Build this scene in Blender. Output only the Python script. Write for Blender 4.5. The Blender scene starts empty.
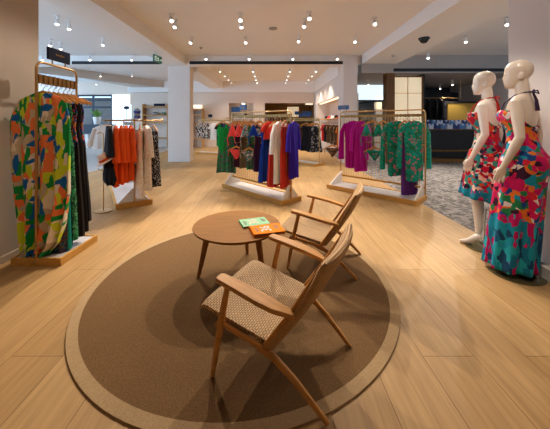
import bpy, math, random
from mathutils import Vector, Matrix
R = math.radians
random.seed(7)
C = bpy.context.scene.collection
sc = bpy.context.scene

# ------------------------------------------------------------------ materials
def new_mat(name):
    m = bpy.data.materials.new(name); m.use_nodes = True
    nt = m.node_tree; b = nt.nodes['Principled BSDF']
    return m, nt, b
def N(nt, t, **kw):
    n = nt.nodes.new(t)
    for k, v in kw.items(): setattr(n, k, v)
    return n
def rgb(r, g, b):            # sRGB 0-255 -> linear
    f = lambda c: (c/12.92 if c <= .04045 else ((c+.055)/1.055)**2.4)
    return (f(r/255), f(g/255), f(b/255), 1)
def mat(name, col, rough=.6, metal=0., var=.08, scale=6., bump=0., bscale=60., stretch=(1, 1, 1), spec=.5, coat=0.):
    m, nt, b = new_mat(name)
    tc = N(nt, 'ShaderNodeTexCoord'); mp = N(nt, 'ShaderNodeMapping'); mp.inputs['Scale'].default_value = stretch
    nt.links.new(tc.outputs['Object'], mp.inputs['Vector'])
    nz = N(nt, 'ShaderNodeTexNoise'); nz.inputs['Scale'].default_value = scale; nz.inputs['Detail'].default_value = 5
    nt.links.new(mp.outputs['Vector'], nz.inputs['Vector'])
    cr = N(nt, 'ShaderNodeValToRGB')
    cr.color_ramp.elements[0].position = .3; cr.color_ramp.elements[1].position = .7
    cr.color_ramp.elements[0].color = tuple(c*(1-var) for c in col[:3])+(1,)
    cr.color_ramp.elements[1].color = tuple(min(1, c*(1+var)) for c in col[:3])+(1,)
    nt.links.new(nz.outputs['Fac'], cr.inputs['Fac']); nt.links.new(cr.outputs['Color'], b.inputs['Base Color'])
    b.inputs['Roughness'].default_value = rough; b.inputs['Metallic'].default_value = metal
    b.inputs['Specular IOR Level'].default_value = spec; b.inputs['Coat Weight'].default_value = coat
    if bump:
        n2 = N(nt, 'ShaderNodeTexNoise'); n2.inputs['Scale'].default_value = bscale
        nt.links.new(mp.outputs['Vector'], n2.inputs['Vector'])
        bp = N(nt, 'ShaderNodeBump'); bp.inputs['Strength'].default_value = bump; bp.inputs['Distance'].default_value = .01
        nt.links.new(n2.outputs['Fac'], bp.inputs['Height']); nt.links.new(bp.outputs['Normal'], b.inputs['Normal'])
    return m
def emit(name, col, s):
    m, nt, b = new_mat(name)
    b.inputs['Base Color'].default_value = col; b.inputs['Emission Color'].default_value = col
    b.inputs['Emission Strength'].default_value = s
    return m
def ramp(nt, cols):
    cr = N(nt, 'ShaderNodeValToRGB'); r = cr.color_ramp; r.interpolation = 'CONSTANT'
    while len(r.elements) < len(cols): r.elements.new(.5)
    for i, c in enumerate(cols):
        r.elements[i].position = i/len(cols); r.elements[i].color = c
    return cr
def print_chain(nt, vec, cols, scale, distort, metric):
    nz = N(nt, 'ShaderNodeTexNoise'); nz.inputs['Scale'].default_value = scale*.7; nz.inputs['Detail'].default_value = 3
    nt.links.new(vec, nz.inputs['Vector'])
    mx = N(nt, 'ShaderNodeVectorMath', operation='MULTIPLY_ADD')
    mx.inputs[1].default_value = (distort/scale,)*3
    nt.links.new(nz.outputs['Color'], mx.inputs[0]); nt.links.new(vec, mx.inputs[2])
    v1 = N(nt, 'ShaderNodeTexVoronoi', distance=metric); v1.inputs['Scale'].default_value = scale
    v2 = N(nt, 'ShaderNodeTexVoronoi', distance=metric); v2.inputs['Scale'].default_value = scale*2.1
    outs = []
    for v in (v1, v2):
        nt.links.new(mx.outputs[0], v.inputs['Vector'])
        s = N(nt, 'ShaderNodeSeparateColor'); nt.links.new(v.outputs['Color'], s.inputs['Color'])
        c = ramp(nt, cols); nt.links.new(s.outputs['Red'], c.inputs['Fac']); outs.append((s, c))
    gt = N(nt, 'ShaderNodeMath', operation='GREATER_THAN'); gt.inputs[1].default_value = .5
    nt.links.new(outs[1][0].outputs['Green'], gt.inputs[0])
    mix = N(nt, 'ShaderNodeMix', data_type='RGBA')
    nt.links.new(gt.outputs[0], mix.inputs[0]); nt.links.new(outs[0][1].outputs['Color'], mix.inputs[6]); nt.links.new(outs[1][1].outputs['Color'], mix.inputs[7])
    return mix.outputs[2]
def print_mat(name, cols, scale=14, distort=.7, stretch=(1, 1, 1), rot=(0, 0, 0), metric='EUCLIDEAN', rough=.75, lower=None, split=0., soft=.25):
    m, nt, b = new_mat(name)
    tc = N(nt, 'ShaderNodeTexCoord'); mp = N(nt, 'ShaderNodeMapping')
    mp.inputs['Scale'].default_value = stretch; mp.inputs['Rotation'].default_value = rot
    nt.links.new(tc.outputs['Object'], mp.inputs['Vector'])
    c = print_chain(nt, mp.outputs['Vector'], cols, scale, distort, metric)
    if lower:
        mp2 = N(nt, 'ShaderNodeMapping'); mp2.inputs['Scale'].default_value = (1, 1, .45); mp2.inputs['Rotation'].default_value = (.4, .5, 0)
        nt.links.new(tc.outputs['Object'], mp2.inputs['Vector'])
        c2 = print_chain(nt, mp2.outputs['Vector'], lower, scale, distort*1.3, 'EUCLIDEAN')
        sx = N(nt, 'ShaderNodeSeparateXYZ'); nt.links.new(tc.outputs['Object'], sx.inputs[0])
        nz = N(nt, 'ShaderNodeTexNoise'); nz.inputs['Scale'].default_value = 9; nt.links.new(tc.outputs['Object'], nz.inputs['Vector'])
        ad = N(nt, 'ShaderNodeMath', operation='MULTIPLY_ADD'); ad.inputs[1].default_value = soft
        nt.links.new(nz.outputs['Fac'], ad.inputs[0]); nt.links.new(sx.outputs['Z'], ad.inputs[2])
        lt = N(nt, 'ShaderNodeMath', operation='LESS_THAN'); lt.inputs[1].default_value = split+soft*.5
        nt.links.new(ad.outputs[0], lt.inputs[0])
        mix = N(nt, 'ShaderNodeMix', data_type='RGBA'); nt.links.new(lt.outputs[0], mix.inputs[0])
        nt.links.new(c, mix.inputs[6]); nt.links.new(c2, mix.inputs[7]); c = mix.outputs[2]
    nt.links.new(c, b.inputs['Base Color']); b.inputs['Roughness'].default_value = rough
    b.inputs['Specular IOR Level'].default_value = .25
    return m
def patch_mat(name):
    """straight-edged strips and blocks at two slants on a sand ground"""
    sand = [rgb(198, 180, 150), rgb(186, 166, 138), rgb(224, 210, 186)]
    lime, green, blue, org = rgb(196, 210, 50), rgb(20, 138, 64), rgb(22, 96, 164), rgb(232, 122, 66)
    m, nt, b = new_mat(name)
    tc = N(nt, 'ShaderNodeTexCoord'); sx = N(nt, 'ShaderNodeSeparateXYZ'); nt.links.new(tc.outputs['Object'], sx.inputs[0])
    cx = N(nt, 'ShaderNodeCombineXYZ'); nt.links.new(sx.outputs['X'], cx.inputs['X']); nt.links.new(sx.outputs['Z'], cx.inputs['Y'])
    def layer(rot, sc_, cols, cut):
        mp = N(nt, 'ShaderNodeMapping'); mp.inputs['Rotation'].default_value = (0, 0, rot); mp.inputs['Scale'].default_value = sc_
        nt.links.new(cx.outputs[0], mp.inputs['Vector'])
        v = N(nt, 'ShaderNodeTexVoronoi', distance='CHEBYCHEV'); v.voronoi_dimensions = '2D'; v.inputs['Scale'].default_value = 1; v.inputs['Randomness'].default_value = .75
        nt.links.new(mp.outputs[0], v.inputs['Vector'])
        s = N(nt, 'ShaderNodeSeparateColor'); nt.links.new(v.outputs['Color'], s.inputs['Color'])
        c = ramp(nt, cols); nt.links.new(s.outputs['Red'], c.inputs['Fac'])
        g = N(nt, 'ShaderNodeMath', operation='LESS_THAN'); g.inputs[1].default_value = cut; nt.links.new(s.outputs['Green'], g.inputs[0])
        return c.outputs['Color'], g.outputs[0]
    col = layer(.5, (9, 7, 1), sand+[lime, green, org]+sand+[lime], 1)[0]
    for rot, sc_, cols, cut in ((-.55, (24, 7, 1), [green, org, blue, lime, green, sand[2]], .42), (.75, (26, 8, 1), [blue, green, lime, org, sand[1]], .36), (1.45, (30, 9, 1), [lime, org, sand[2], green], .2), (.1, (13, 17, 1), [blue, green, org], .16)):
        c, g = layer(rot, sc_, cols, cut)
        mx = N(nt, 'ShaderNodeMix', data_type='RGBA'); nt.links.new(g, mx.inputs[0]); nt.links.new(col, mx.inputs[6]); nt.links.new(c, mx.inputs[7]); col = mx.outputs[2]
    nt.links.new(col, b.inputs['Base Color']); b.inputs['Roughness'].default_value = .75; b.inputs['Specular IOR Level'].default_value = .2
    return m
def cloth(name, col, rough=.8): 
    m = mat(name, col, rough, var=.12, scale=9, bump=.25, bscale=30, stretch=(1, 1, .25), spec=.2); return m
def wood(name, col, ax='x', rough=.45, var=.16):
    st = {'x': (1, 9, 9), 'y': (9, 1, 9), 'z': (9, 9, 1)}[ax]
    return mat(name, col, rough, var=var, scale=3.5, bump=.08, bscale=14, stretch=st, spec=.12)
def plank_floor(name):
    m, nt, b = new_mat(name)
    tc = N(nt, 'ShaderNodeTexCoord'); mp = N(nt, 'ShaderNodeMapping')
    mp.inputs['Rotation'].default_value = (0, 0, R(90)); mp.inputs['Location'].default_value = (0, -.894+.303*20, 0)
    # texture x runs along the world's y, texture y across the planks
    sx = N(nt, 'ShaderNodeSeparateXYZ'); cx = N(nt, 'ShaderNodeCombineXYZ'); nt.links.new(tc.outputs['Object'], sx.inputs[0])
    a = N(nt, 'ShaderNodeMath', operation='ADD'); a.inputs[1].default_value = -.894+.303*60
    nt.links.new(sx.outputs['X'], a.inputs[0]); nt.links.new(sx.outputs['Y'], cx.inputs['X']); nt.links.new(a.outputs[0], cx.inputs['Y'])
    br = N(nt, 'ShaderNodeTexBrick'); br.offset = .37; br.offset_frequency = 2
    br.inputs['Color1'].default_value = rgb(185, 151, 104); br.inputs['Color2'].default_value = rgb(171, 136, 90)
    br.inputs['Mortar'].default_value = rgb(118, 86, 50)
    br.inputs['Scale'].default_value = 1; br.inputs['Brick Width'].default_value = 2.6; br.inputs['Row Height'].default_value = .303
    br.inputs['Mortar Size'].default_value = .0022; br.inputs['Mortar Smooth'].default_value = .3; br.inputs['Bias'].default_value = 0
    nt.links.new(cx.outputs[0], br.inputs['Vector'])
    mp2 = N(nt, 'ShaderNodeMapping'); mp2.inputs['Scale'].default_value = (22, 1.3, 1); nt.links.new(tc.outputs['Object'], mp2.inputs['Vector'])
    nz = N(nt, 'ShaderNodeTexNoise'); nz.inputs['Scale'].default_value = 1.6; nz.inputs['Detail'].default_value = 7; nz.inputs['Distortion'].default_value = .6
    nt.links.new(mp2.outputs[0], nz.inputs['Vector'])
    cr = N(nt, 'ShaderNodeValToRGB'); cr.color_ramp.elements[0].position = .3; cr.color_ramp.elements[1].position = .72
    cr.color_ramp.elements[0].color = (.72, .70, .66, 1); cr.color_ramp.elements[1].color = (1.08, 1.08, 1.08, 1)
    nt.links.new(nz.outputs['Fac'], cr.inputs['Fac'])
    mx = N(nt, 'ShaderNodeMix', data_type='RGBA', blend_type='MULTIPLY'); mx.inputs[0].default_value = .8
    nt.links.new(br.outputs['Color'], mx.inputs[6]); nt.links.new(cr.outputs['Color'], mx.inputs[7])
    nt.links.new(mx.outputs[2], b.inputs['Base Color']); b.inputs['Roughness'].default_value = .5; b.inputs['Specular IOR Level'].default_value = .18
    bp = N(nt, 'ShaderNodeBump'); bp.inputs['Strength'].default_value = .25; bp.inputs['Distance'].default_value = .003; bp.invert = True
    nt.links.new(br.outputs['Fac'], bp.inputs['Height']); nt.links.new(bp.outputs['Normal'], b.inputs['Normal'])
    return m
def weave_mat(name, light, dark, pu=.012, pv=.0062):
    m, nt, b = new_mat(name)
    tc = N(nt, 'ShaderNodeTexCoord')
    br = N(nt, 'ShaderNodeTexBrick'); br.offset = .5
    br.inputs['Color1'].default_value = light; br.inputs['Color2'].default_value = tuple(c*.86 for c in light[:3])+(1,); br.inputs['Mortar'].default_value = dark
    br.inputs['Scale'].default_value = 1; br.inputs['Brick Width'].default_value = pu*2; br.inputs['Row Height'].default_value = pv*2
    br.inputs['Mortar Size'].default_value = .0021; br.inputs['Mortar Smooth'].default_value = .5
    nt.links.new(tc.outputs['UV'], br.inputs['Vector']); nt.links.new(br.outputs['Color'], b.inputs['Base Color'])
    bp = N(nt, 'ShaderNodeBump'); bp.invert = True; bp.inputs['Strength'].default_value = .8; bp.inputs['Distance'].default_value = .006
    nt.links.new(br.outputs['Fac'], bp.inputs['Height']); nt.links.new(bp.outputs['Normal'], b.inputs['Normal'])
    b.inputs['Roughness'].default_value = .75
    return m
def carpet_mat(name, c1, c2, scale, detail=2):
    m, nt, b = new_mat(name)
    tc = N(nt, 'ShaderNodeTexCoord'); nz = N(nt, 'ShaderNodeTexNoise'); nz.inputs['Scale'].default_value = scale; nz.inputs['Detail'].default_value = detail
    nz.inputs['Distortion'].default_value = 1.2
    nt.links.new(tc.outputs['Object'], nz.inputs['Vector'])
    cr = N(nt, 'ShaderNodeValToRGB'); cr.color_ramp.elements[0].position = .42; cr.color_ramp.elements[1].position = .58
    cr.color_ramp.elements[0].color = c1; cr.color_ramp.elements[1].color = c2
    nt.links.new(nz.outputs['Fac'], cr.inputs['Fac']); nt.links.new(cr.outputs['Color'], b.inputs['Base Color'])
    b.inputs['Roughness'].default_value = .95; b.inputs['Specular IOR Level'].default_value = .1
    return m

M = {}
M['floor'] = plank_floor('oak planks')
M['tile'] = mat('grey stone tile', rgb(176, 170, 166), .3, var=.05, scale=1.5)
M['carpet'] = carpet_mat('grey figured carpet', rgb(100, 96, 95), rgb(152, 147, 145), 9, 4)
M['plaster'] = mat('white plaster', rgb(226, 216, 208), .9, var=.015, scale=2, spec=.2)
M['ceil'] = mat('ceiling plaster', rgb(240, 234, 228), .95, var=.01, scale=1, spec=.1)
M['beige'] = mat('beige painted pier', rgb(205, 192, 178), .85, var=.015, scale=2, spec=.2)
M['warmwall'] = mat('warm white wall', rgb(226, 208, 192), .9, var=.015, scale=2, spec=.2)
M['black'] = mat('black slot', rgb(18, 18, 20), .6, var=.05)
M['rug'] = carpet_mat('brown woven wool', rgb(98, 74, 48), rgb(121, 93, 62), 190, 2)
M['rugband'] = carpet_mat('tan canvas band', rgb(158, 132, 98), rgb(176, 150, 114), 160, 2)
M['oak'] = wood('oiled oak', rgb(196, 144, 84), 'x')
M['oak_top'] = wood('oak table top', rgb(143, 95, 32), 'x', .6)
M['oak_dark'] = wood('oak legs', rgb(150, 102, 56), 'z')
M['cord'] = weave_mat('woven paper cord', rgb(200, 164, 116), rgb(104, 76, 46))
M['cordback'] = weave_mat('wrapped paper cord', rgb(214, 172, 116), rgb(150, 110, 66), .6, .0042)
M['gold'] = mat('brushed brass', rgb(196, 156, 100), .34, .85, var=.06, scale=20)
M['golddark'] = mat('aged brass', rgb(150, 112, 60), .4, .8, var=.1, scale=20)
M['goldwood'] = wood('honey oak fascia', rgb(198, 148, 76), 'x', .45)
M['marble'] = mat('grey white plinth top', rgb(196, 192, 194), .35, var=.12, scale=4)
M['white'] = mat('white lacquer', rgb(226, 218, 208), .45, var=.01)
M['hanger'] = wood('hanger beech', rgb(206, 146, 84), 'x', .4)
M['steel'] = mat('hook steel', rgb(190, 190, 190), .25, .9, var=.02)
M['lampwhite'] = mat('lamp housing white', rgb(228, 224, 220), .5, var=.01)
M['lens'] = emit('lit lamp lens', (1, .95, .88, 1), 6)
M['navy'] = mat('navy sign', rgb(30, 36, 54), .7, var=.05, spec=.1)
M['blue'] = mat('blue sign', rgb(40, 84, 140), .5, var=.05)
M['skin'] = mat('mannequin enamel', rgb(236, 216, 194), .28, var=.012, scale=3, coat=.2)
M['skinpale'] = mat('mannequin enamel pale', rgb(242, 230, 214), .28, var=.012, scale=3, coat=.2)
M['glassdisc'] = mat('smoked glass', rgb(86, 78, 52), .12, var=.05, spec=.7)
M['darkwood'] = wood('dark walnut', rgb(70, 48, 30), 'z')
M['nichewood'] = wood('niche oak', rgb(120, 84, 44), 'z')
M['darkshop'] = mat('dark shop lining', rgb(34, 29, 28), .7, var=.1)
M['postwood'] = wood('walnut post', rgb(112, 78, 46), 'z')
M['shelfwood'] = wood('shelf oak', rgb(190, 142, 88), 'x')
M['greysoffit'] = mat('grey soffit', rgb(170, 160, 152), .9, var=.02)
M['greydark'] = mat('dim shop wall', rgb(112, 108, 106), .9, var=.25, scale=1.2)
M['darkmetal'] = mat('dark steel', rgb(46, 50, 58), .45, .5, var=.04)
M['leaf'] = mat('leaf green', rgb(84, 128, 44), .6, var=.3, scale=20)
M['panel_white'] = emit('backlit white panel', (.80, .90, 1, 1), 1.0)
M['panel_cream'] = emit('backlit cream panel', (1, .80, .52, 1), .42)
M['panel_gold'] = emit('backlit gold panel', (.45, .26, .04, 1), .06)
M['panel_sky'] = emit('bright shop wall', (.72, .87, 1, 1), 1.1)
M['panel_shelf'] = emit('cream glow', (1, .88, .66, 1), 1.0)
M['exit'] = emit('exit green', (.01, .10, .05, 1), .2)
M['exitwhite'] = emit('exit pictogram', (.75, .9, .8, 1), .5)
M['glass'] = new_mat('shop glass')[0]
_g = M['glass'].node_tree.nodes['Principled BSDF']
_g.inputs['Transmission Weight'].default_value = 1; _g.inputs['Roughness'].default_value = 0; _g.inputs['IOR'].default_value = 1.05; _g.inputs['Base Color'].default_value = (.97, .99, 1, 1)

# ------------------------------------------------------------------ mesh building
class MB:
    def __init__(s): s.v = []; s.f = []; s.uv = {}
    def add(s, vs, fs):
        o = len(s.v); s.v += [tuple(v) for v in vs]; s.f += [tuple(i+o for i in f) for f in fs]; return s
    def box(s, x0, x1, y0, y1, z0, z1, T=None):
        vs = [Vector((x, y, z)) for z in (z0, z1) for y in (y0, y1) for x in (x0, x1)]
        if T is not None: vs = [T @ v for v in vs]
        return s.add(vs, [(0, 2, 3, 1), (4, 5, 7, 6), (0, 1, 5, 4), (2, 6, 7, 3), (0, 4, 6, 2), (1, 3, 7, 5)])
    def loft(s, rings, cap=True, closed=True):
        n = len(rings[0]); o = len(s.v); vs = [p for r in rings for p in r]; fs = []
        for k in range(len(rings)-1):
            for i in range(n if closed else n-1):
                j = (i+1) % n
                fs.append((k*n+i, k*n+j, (k+1)*n+j, (k+1)*n+i))
        if cap:
            fs.append(tuple(reversed(range(n)))); fs.append(tuple((len(rings)-1)*n+i for i in range(n)))
        return s.add(vs, fs)
    def tube(s, pts, r, n=8, cap=True):
        pts = [Vector(p) for p in pts]
        rs = r if isinstance(r, (list, tuple)) else [r]*len(pts)
        rings = []; up = None
        for i, p in enumerate(pts):
            d = (pts[min(i+1, len(pts)-1)]-pts[max(i-1, 0)]).normalized()
            if up is None:
                up = d.orthogonal().normalized()
            else:
                up = (up-d*up.dot(d)); up = up.normalized() if up.length > 1e-6 else d.orthogonal().normalized()
            q = d.cross(up)
            rr = rs[i]; ra, rb = rr if isinstance(rr, tuple) else (rr, rr)
            rings.append([p+up*(ra*math.cos(2*math.pi*k/n))+q*(rb*math.sin(2*math.pi*k/n)) for k in range(n)])
        return s.loft(rings, cap)
    def ell(s, c, r, nu=14, nv=9, T=None):
        c = Vector(c); rings = []
        for j in range(1, nv):
            a = math.pi*j/nv
            rings.append([c+Vector((r[0]*math.sin(a)*math.cos(2*math.pi*i/nu), r[1]*math.sin(a)*math.sin(2*math.pi*i/nu), -r[2]*math.cos(a))) for i in range(nu)])
        if T is not None: rings = [[T @ p for p in q] for q in rings]
        return s.loft(rings)
    def cyl(s, x, y, z0, z1, r0, r1=None, n=20):
        r1 = r0 if r1 is None else r1
        return s.loft([[Vector((x+r*math.cos(2*math.pi*k/n), y+r*math.sin(2*math.pi*k/n), z)) for k in range(n)] for z, r in ((z0, r0), (z1, r1))])
    def lathe(s, prof, n=24, c=(0, 0)):
        return s.loft([[Vector((c[0]+r*math.cos(2*math.pi*k/n), c[1]+r*math.sin(2*math.pi*k/n), z)) for k in range(n)] for r, z in prof])
    def build(s, name, m, parent=None, smooth=True, bevel=0, uvfn=None, loc=None):
        me = bpy.data.meshes.new(name); me.from_pydata(s.v, [], s.f); me.validate(); me.update()
        o = bpy.data.objects.new(name, me); C.objects.link(o)
        for mm in (m if isinstance(m, list) else [m]): me.materials.append(mm)
        for p in me.polygons: p.use_smooth = smooth
        if uvfn:
            ul = me.uv_layers.new(name='UVMap')
            for l in me.loops: ul.data[l.index].uv = uvfn(me.vertices[l.vertex_index].co)
        if bevel:
            b = o.modifiers.new('edge', 'BEVEL'); b.width = bevel; b.segments = 2; b.limit_method = 'ANGLE'
        if smooth:
            try:
                me.set_sharp_from_angle(angle=R(42))
            except Exception: pass
        if parent is not None: o.parent = parent
        if loc is not None: o.location = loc
        return o
def tag(o, label, cat, group=None):
    o['label'] = label; o['category'] = cat
    if group: o['group'] = group
    return o
def thing(name, label, cat, loc=(0, 0, 0), rz=0, group=None):
    o = bpy.data.objects.new(name, None); o.empty_display_size = .1; C.objects.link(o)
    o.location = loc; o.rotation_euler = (0, 0, rz)
    return tag(o, label, cat, group)
def struct(name, mb, m, smooth=False, bevel=0):
    o = mb.build(name, m, smooth=smooth, bevel=bevel); o['kind'] = 'structure'; return o
def copy_tree(o, parent=None):
    c = o.copy(); C.objects.link(c); c.parent = parent
    for ch in o.children: copy_tree(ch, c)
    return c
B = lambda *a: MB().box(*a)

# ------------------------------------------------------------------ camera: X right, Y depth, Z up
FPX, HY, CX, CAMH = 278., 122., 271., 1.38
cam = bpy.data.cameras.new('camera'); co = bpy.data.objects.new('camera', cam); C.objects.link(co)
co.location = (0, 0, CAMH); co.rotation_euler = (R(90), 0, 0)
cam.sensor_width = 36; cam.sensor_fit = 'HORIZONTAL'; cam.lens = FPX/550*36
cam.shift_x = (275-CX)/550; cam.shift_y = -(214.5-HY)/550; cam.clip_start = .05
sc.camera = co
def at(px, py, Y): return Vector(((px-CX)*Y/FPX, Y, CAMH-(py-HY)*Y/FPX))
def onfloor(px, py):
    Y = FPX*CAMH/(py-HY); return Vector(((px-CX)*Y/FPX, Y, 0))
def onceil(px, py, z=3.6):
    Y = FPX*(z-CAMH)/(HY-py); return Vector(((px-CX)*Y/FPX, Y, z))

# ------------------------------------------------------------------ setting
struct('floor', B(-5.0, 2.55, -2.5, 17.6, -.1, 0), M['floor'])
struct('floor_stone', B(-13.5, -5.0, -2.5, 17.6, -.1, 0), M['tile'])
struct('floor_carpet', B(2.55, 8.6, -2.5, 17.6, -.1, 0), M['carpet'])
struct('ceiling', B(-13.5, 4.15, -2.5, 17.6, 3.6, 3.75), M['ceil'])
struct('ceiling_right', B(4.15, 8.6, -2.5, 9.2, 3.6, 3.75), M['ceil'])
struct('beam_left', B(-3.57, -2.855, -2.5, 9.6, 3.31, 3.62), M['ceil'])
struct('beam_right', B(3.01, 4.15, -2.5, 9.2, 3.31, 3.62), M['ceil'])
struct('beam_cross', B(-2.855, 3.0, 9.3, 9.75, 3.31, 3.62), M['ceil'])
struct('beam_cross_left', B(-13.5, -3.57, 9.3, 9.75, 3.31, 3.62), M['ceil'])
struct('bulkhead_right', B(3.0, 8.6, 9.2, 9.6, 3.0, 3.62), M['greysoffit'])
struct('pillar_round_hall', B(-3.56, -2.80, 9.6, 10.05, 0, 3.33), M['plaster'], bevel=.01)
struct('wall_left', B(-3.6, -2.62, -2.5, 3.14, 0, 3.62), M['beige'], bevel=.01)
struct('baseboard_left', B(-2.625, -2.61, -2.5, 3.14, 0, .07), M['beige'])
struct('wall_right_pier', B(2.66, 4.6, -2.5, 3.12, 0, 3.62), M['plaster'], bevel=.01)
struct('wall_front', B(-3.6, 4.6, -2.6, -2.5, 0, 3.62), M['plaster'])
struct('wall_right', B(8.5, 8.6, -2.5, 17.6, 0, 3.62), M['plaster'])
# back wall with a small niche and a wide wooden bay
bw = MB()
Y0, Y1 = 15.5, 15.7
bw.box(-5.95, -2.36, Y0, Y1, 0, 3.62).box(-2.36, -1.0, Y0, Y1, 2.44, 3.62).box(-1.0, -.34, Y0, Y1, 0, 3.62)
bw.box(-.34, 2.42, Y0, Y1, 2.44, 3.62).box(2.42, 2.6, Y0, Y1, 0, 3.62).box(-2.36, -1.0, Y0, Y1, 0, .75)
bw.box(-8.9, -5.95, Y0, Y1, 2.36, 3.62).box(-13.5, -8.9, Y0, Y1, 2.9, 3.62).box(-7.8, -7.0, Y0, Y1, 0, 2.36)
struct('wall_back', bw, M['warmwall'])
struct('trim_back_bulkhead', B(-7.8, 2.45, 15.1, 15.5, 3.0, 3.62), M['ceil'])
struct('trim_niche_lining', MB().box(-2.36, -1.0, 16.3, 16.4, .7, 2.5).box(-2.4, -2.36, 15.7, 16.4, .7, 2.5).box(-1.0, -.96, 15.7, 16.4, .7, 2.5).box(-2.4, -.96, 15.7, 16.4, 2.44, 2.5), M['warmwall'])
struct('trim_bay_lining', MB().box(-.4, 2.5, 17.2, 17.3, 0, 2.5).box(-.4, -.34, 15.7, 17.3, 0, 2.5).box(2.42, 2.5, 15.7, 17.3, 0, 2.5).box(-.4, 2.5, 15.7, 17.3, 2.44, 2.5), M['nichewood'])
# side wall with the lit alcove
sw = MB()
sw.box(2.40, 2.86, 9.2, 9.9, 0, 3.62).box(2.42, 2.86, 9.9, 14.5, 2.33, 3.62).box(2.42, 2.86, 14.5, 15.6, 0, 3.62)
struct('wall_side', sw, M['plaster'])
struct('trim_left_bulkhead', B(-3.3, -2.62, 10.06, 15.1, 3.2, 3.62), M['ceil'])
struct('trim_side_bulkhead', B(2.36, 2.42, 9.75, 15.5, 3.0, 3.62), M['ceil'])
struct('trim_alcove_lining', MB().box(3.05, 3.1, 9.9, 14.5, 0, 2.4).box(2.86, 3.1, 9.85, 9.9, 0, 2.4).box(2.86, 3.1, 14.5, 14.6, 0, 2.4).box(2.86, 3.1, 9.9, 14.5, 2.33, 2.4), M['warmwall'])
# black air slots
def slot(label, x0, x1, y, z):
    tag(B(x0, x1, y-.025, y-.002, z-.05, z+.05).build('air_vent', M['black'], smooth=False), label, 'vent')
slot('long black air slot in the cross beam between the two ceiling beams', -2.72, 2.56, 9.3, 3.36)
slot('black air slot in the cross beam beyond the white column towards the blue-lit bay', -6.65, -3.72, 9.3, 3.36)
slot('black air slot over the dark shop behind the mannequins', 4.05, 8.2, 9.2, 3.1)
# soffits of the far bay beside the steel storefront
tag(MB().add([(-10.2, 10.2, 3.6), (-9.2, 10.2, 3.25), (-5.6, 15.4, 3.25), (-7.4, 15.4, 3.25), (-10.2, 10.2, 3.62), (-9.2, 10.2, 3.62), (-5.6, 15.4, 3.62), (-7.4, 15.4, 3.62)],
    [(0, 3, 2, 1), (4, 5, 6, 7), (0, 1, 5, 4), (1, 2, 6, 5), (2, 3, 7, 6), (3, 0, 4, 7)]).build('soffit', M['beige'], smooth=False), 'sloping beige ceiling drop above the far storefront', 'soffit')

# left background storefront
t = thing('storefront_frame', 'dark steel storefront frame at the far end past the print-garment rack', 'storefront', (-10.3, 15.5, 0))
fr = MB()
for x in (-2.6, -1.6, -.6, .4, 1.45): fr.box(x-.04, x+.04, -.05, .05, 0, 2.9)
for z in (2.84, 2.6, 2.2): fr.box(-2.6, 1.45, -.06, .06, z-.05, z+.05)
fr.build('frame', M['darkmetal'], t, False)
B(-2.6, 1.45, 1.7, 1.75, 0, 2.9).build('rear_panel', M['greydark'], t, False)
t = thing('shop_counter', 'dark counter with pale upright slats below the storefront', 'counter', (-10.1, 15.0, 0))
B(-1.6, 1.5, -.3, .3, .75, 1.25).build('top', M['darkmetal'], t, False)
k = MB()
for i in range(9): k.box(-1.5+i*.34, -1.32+i*.34, -.22, .22, 0, .75)
k.build('slat_base', M['white'], t, False)
p0 = at(97, 121, 15.0)
t = thing('potted_plant', 'bright green plant in a white pot on the dark counter', 'plant', (p0.x, 15.0, 1.25))
MB().lathe([(.14, 0), (.2, .38), (.19, .4), (.17, .36)], 16).build('pot', M['white'], t)
lf = MB()
for i in range(34):
    a = random.random()*6.28; L = .25+.4*random.random(); w = .05
    b0 = Vector((.08*math.cos(a), .08*math.sin(a), .36)); d = Vector((math.cos(a)*.55, math.sin(a)*.55, 1)).normalized(); q = Vector((-math.sin(a), math.cos(a), 0))
    m1 = b0+d*L*.6; e = b0+d*L-Vector((0, 0, .04))
    lf.add([b0-q*.01, b0+q*.01, m1+q*w, e, m1-q*w], [(0, 1, 2, 3, 4)])
lf.build('foliage', M['leaf'], t, False)
tag(B(-8.8, -7.85, 15.40, 15.48, .0, 2.9).build('lightbox', M['panel_white'], smooth=False), 'tall glowing white wall panel beside the steel storefront', 'light panel')

# left background shelving (seen over the orange rack)
def shelf_unit(label, x0, x1, y, zs, h, back):
    t = thing('shelving_unit', label, 'shelving', ((x0+x1)/2, y, 0)); w = (x1-x0)/2
    B(-w, w, .36, .4, 0, h).build('back_panel', back, t, False)
    for s in (-1, 1): B(s*w-.03, s*w+.03, -.02, .4, 0, h).build('side_panel', M['shelfwood'], t, False)
    for z in zs: B(-w+.03, w-.03, 0, .36, z-.03, z+.03).build('shelf', M['shelfwood'], t, False)
    return t
shelf_unit('oak wall shelving with hats and folded wear behind the orange dress rack', -6.95, -5.6, 15.05, (.5, 1.35, 1.75, 2.2), 2.36, M['warmwall'])
shelf_unit('lit oak shelf by the white column behind the monochrome floral tops', -4.25, -3.7, 14.9, (.5, 1.3, 1.75, 2.05), 2.1, M['warmwall'])
tag(B(-4.2, -3.75, 14.88, 15.2, 2.12, 2.3).build('lightbox', M['panel_shelf'], smooth=False), 'lit cream ledge, made to glow, on top of the narrow shelf by the column', 'lightbox')  # lit wood ledge, its brightness put in as emission
def hat(label, loc, m, band=None, r=.15, tilt=(0, 0, 0)):
    t = thing('sun_hat', label, 'hat', loc); t.rotation_euler = tilt
    MB().lathe([(r*.98, 0), (r, .008), (r*.62, .02), (r*.56, .09), (r*.4, .125), (r*.1, .13), (.004, .131)], 20).build('brim_and_crown', m, t)
    if band: MB().lathe([(r*.625, .022), (r*.635, .03), (r*.61, .055), (r*.59, .055)], 20).build('band', band, t)
    return t
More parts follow.
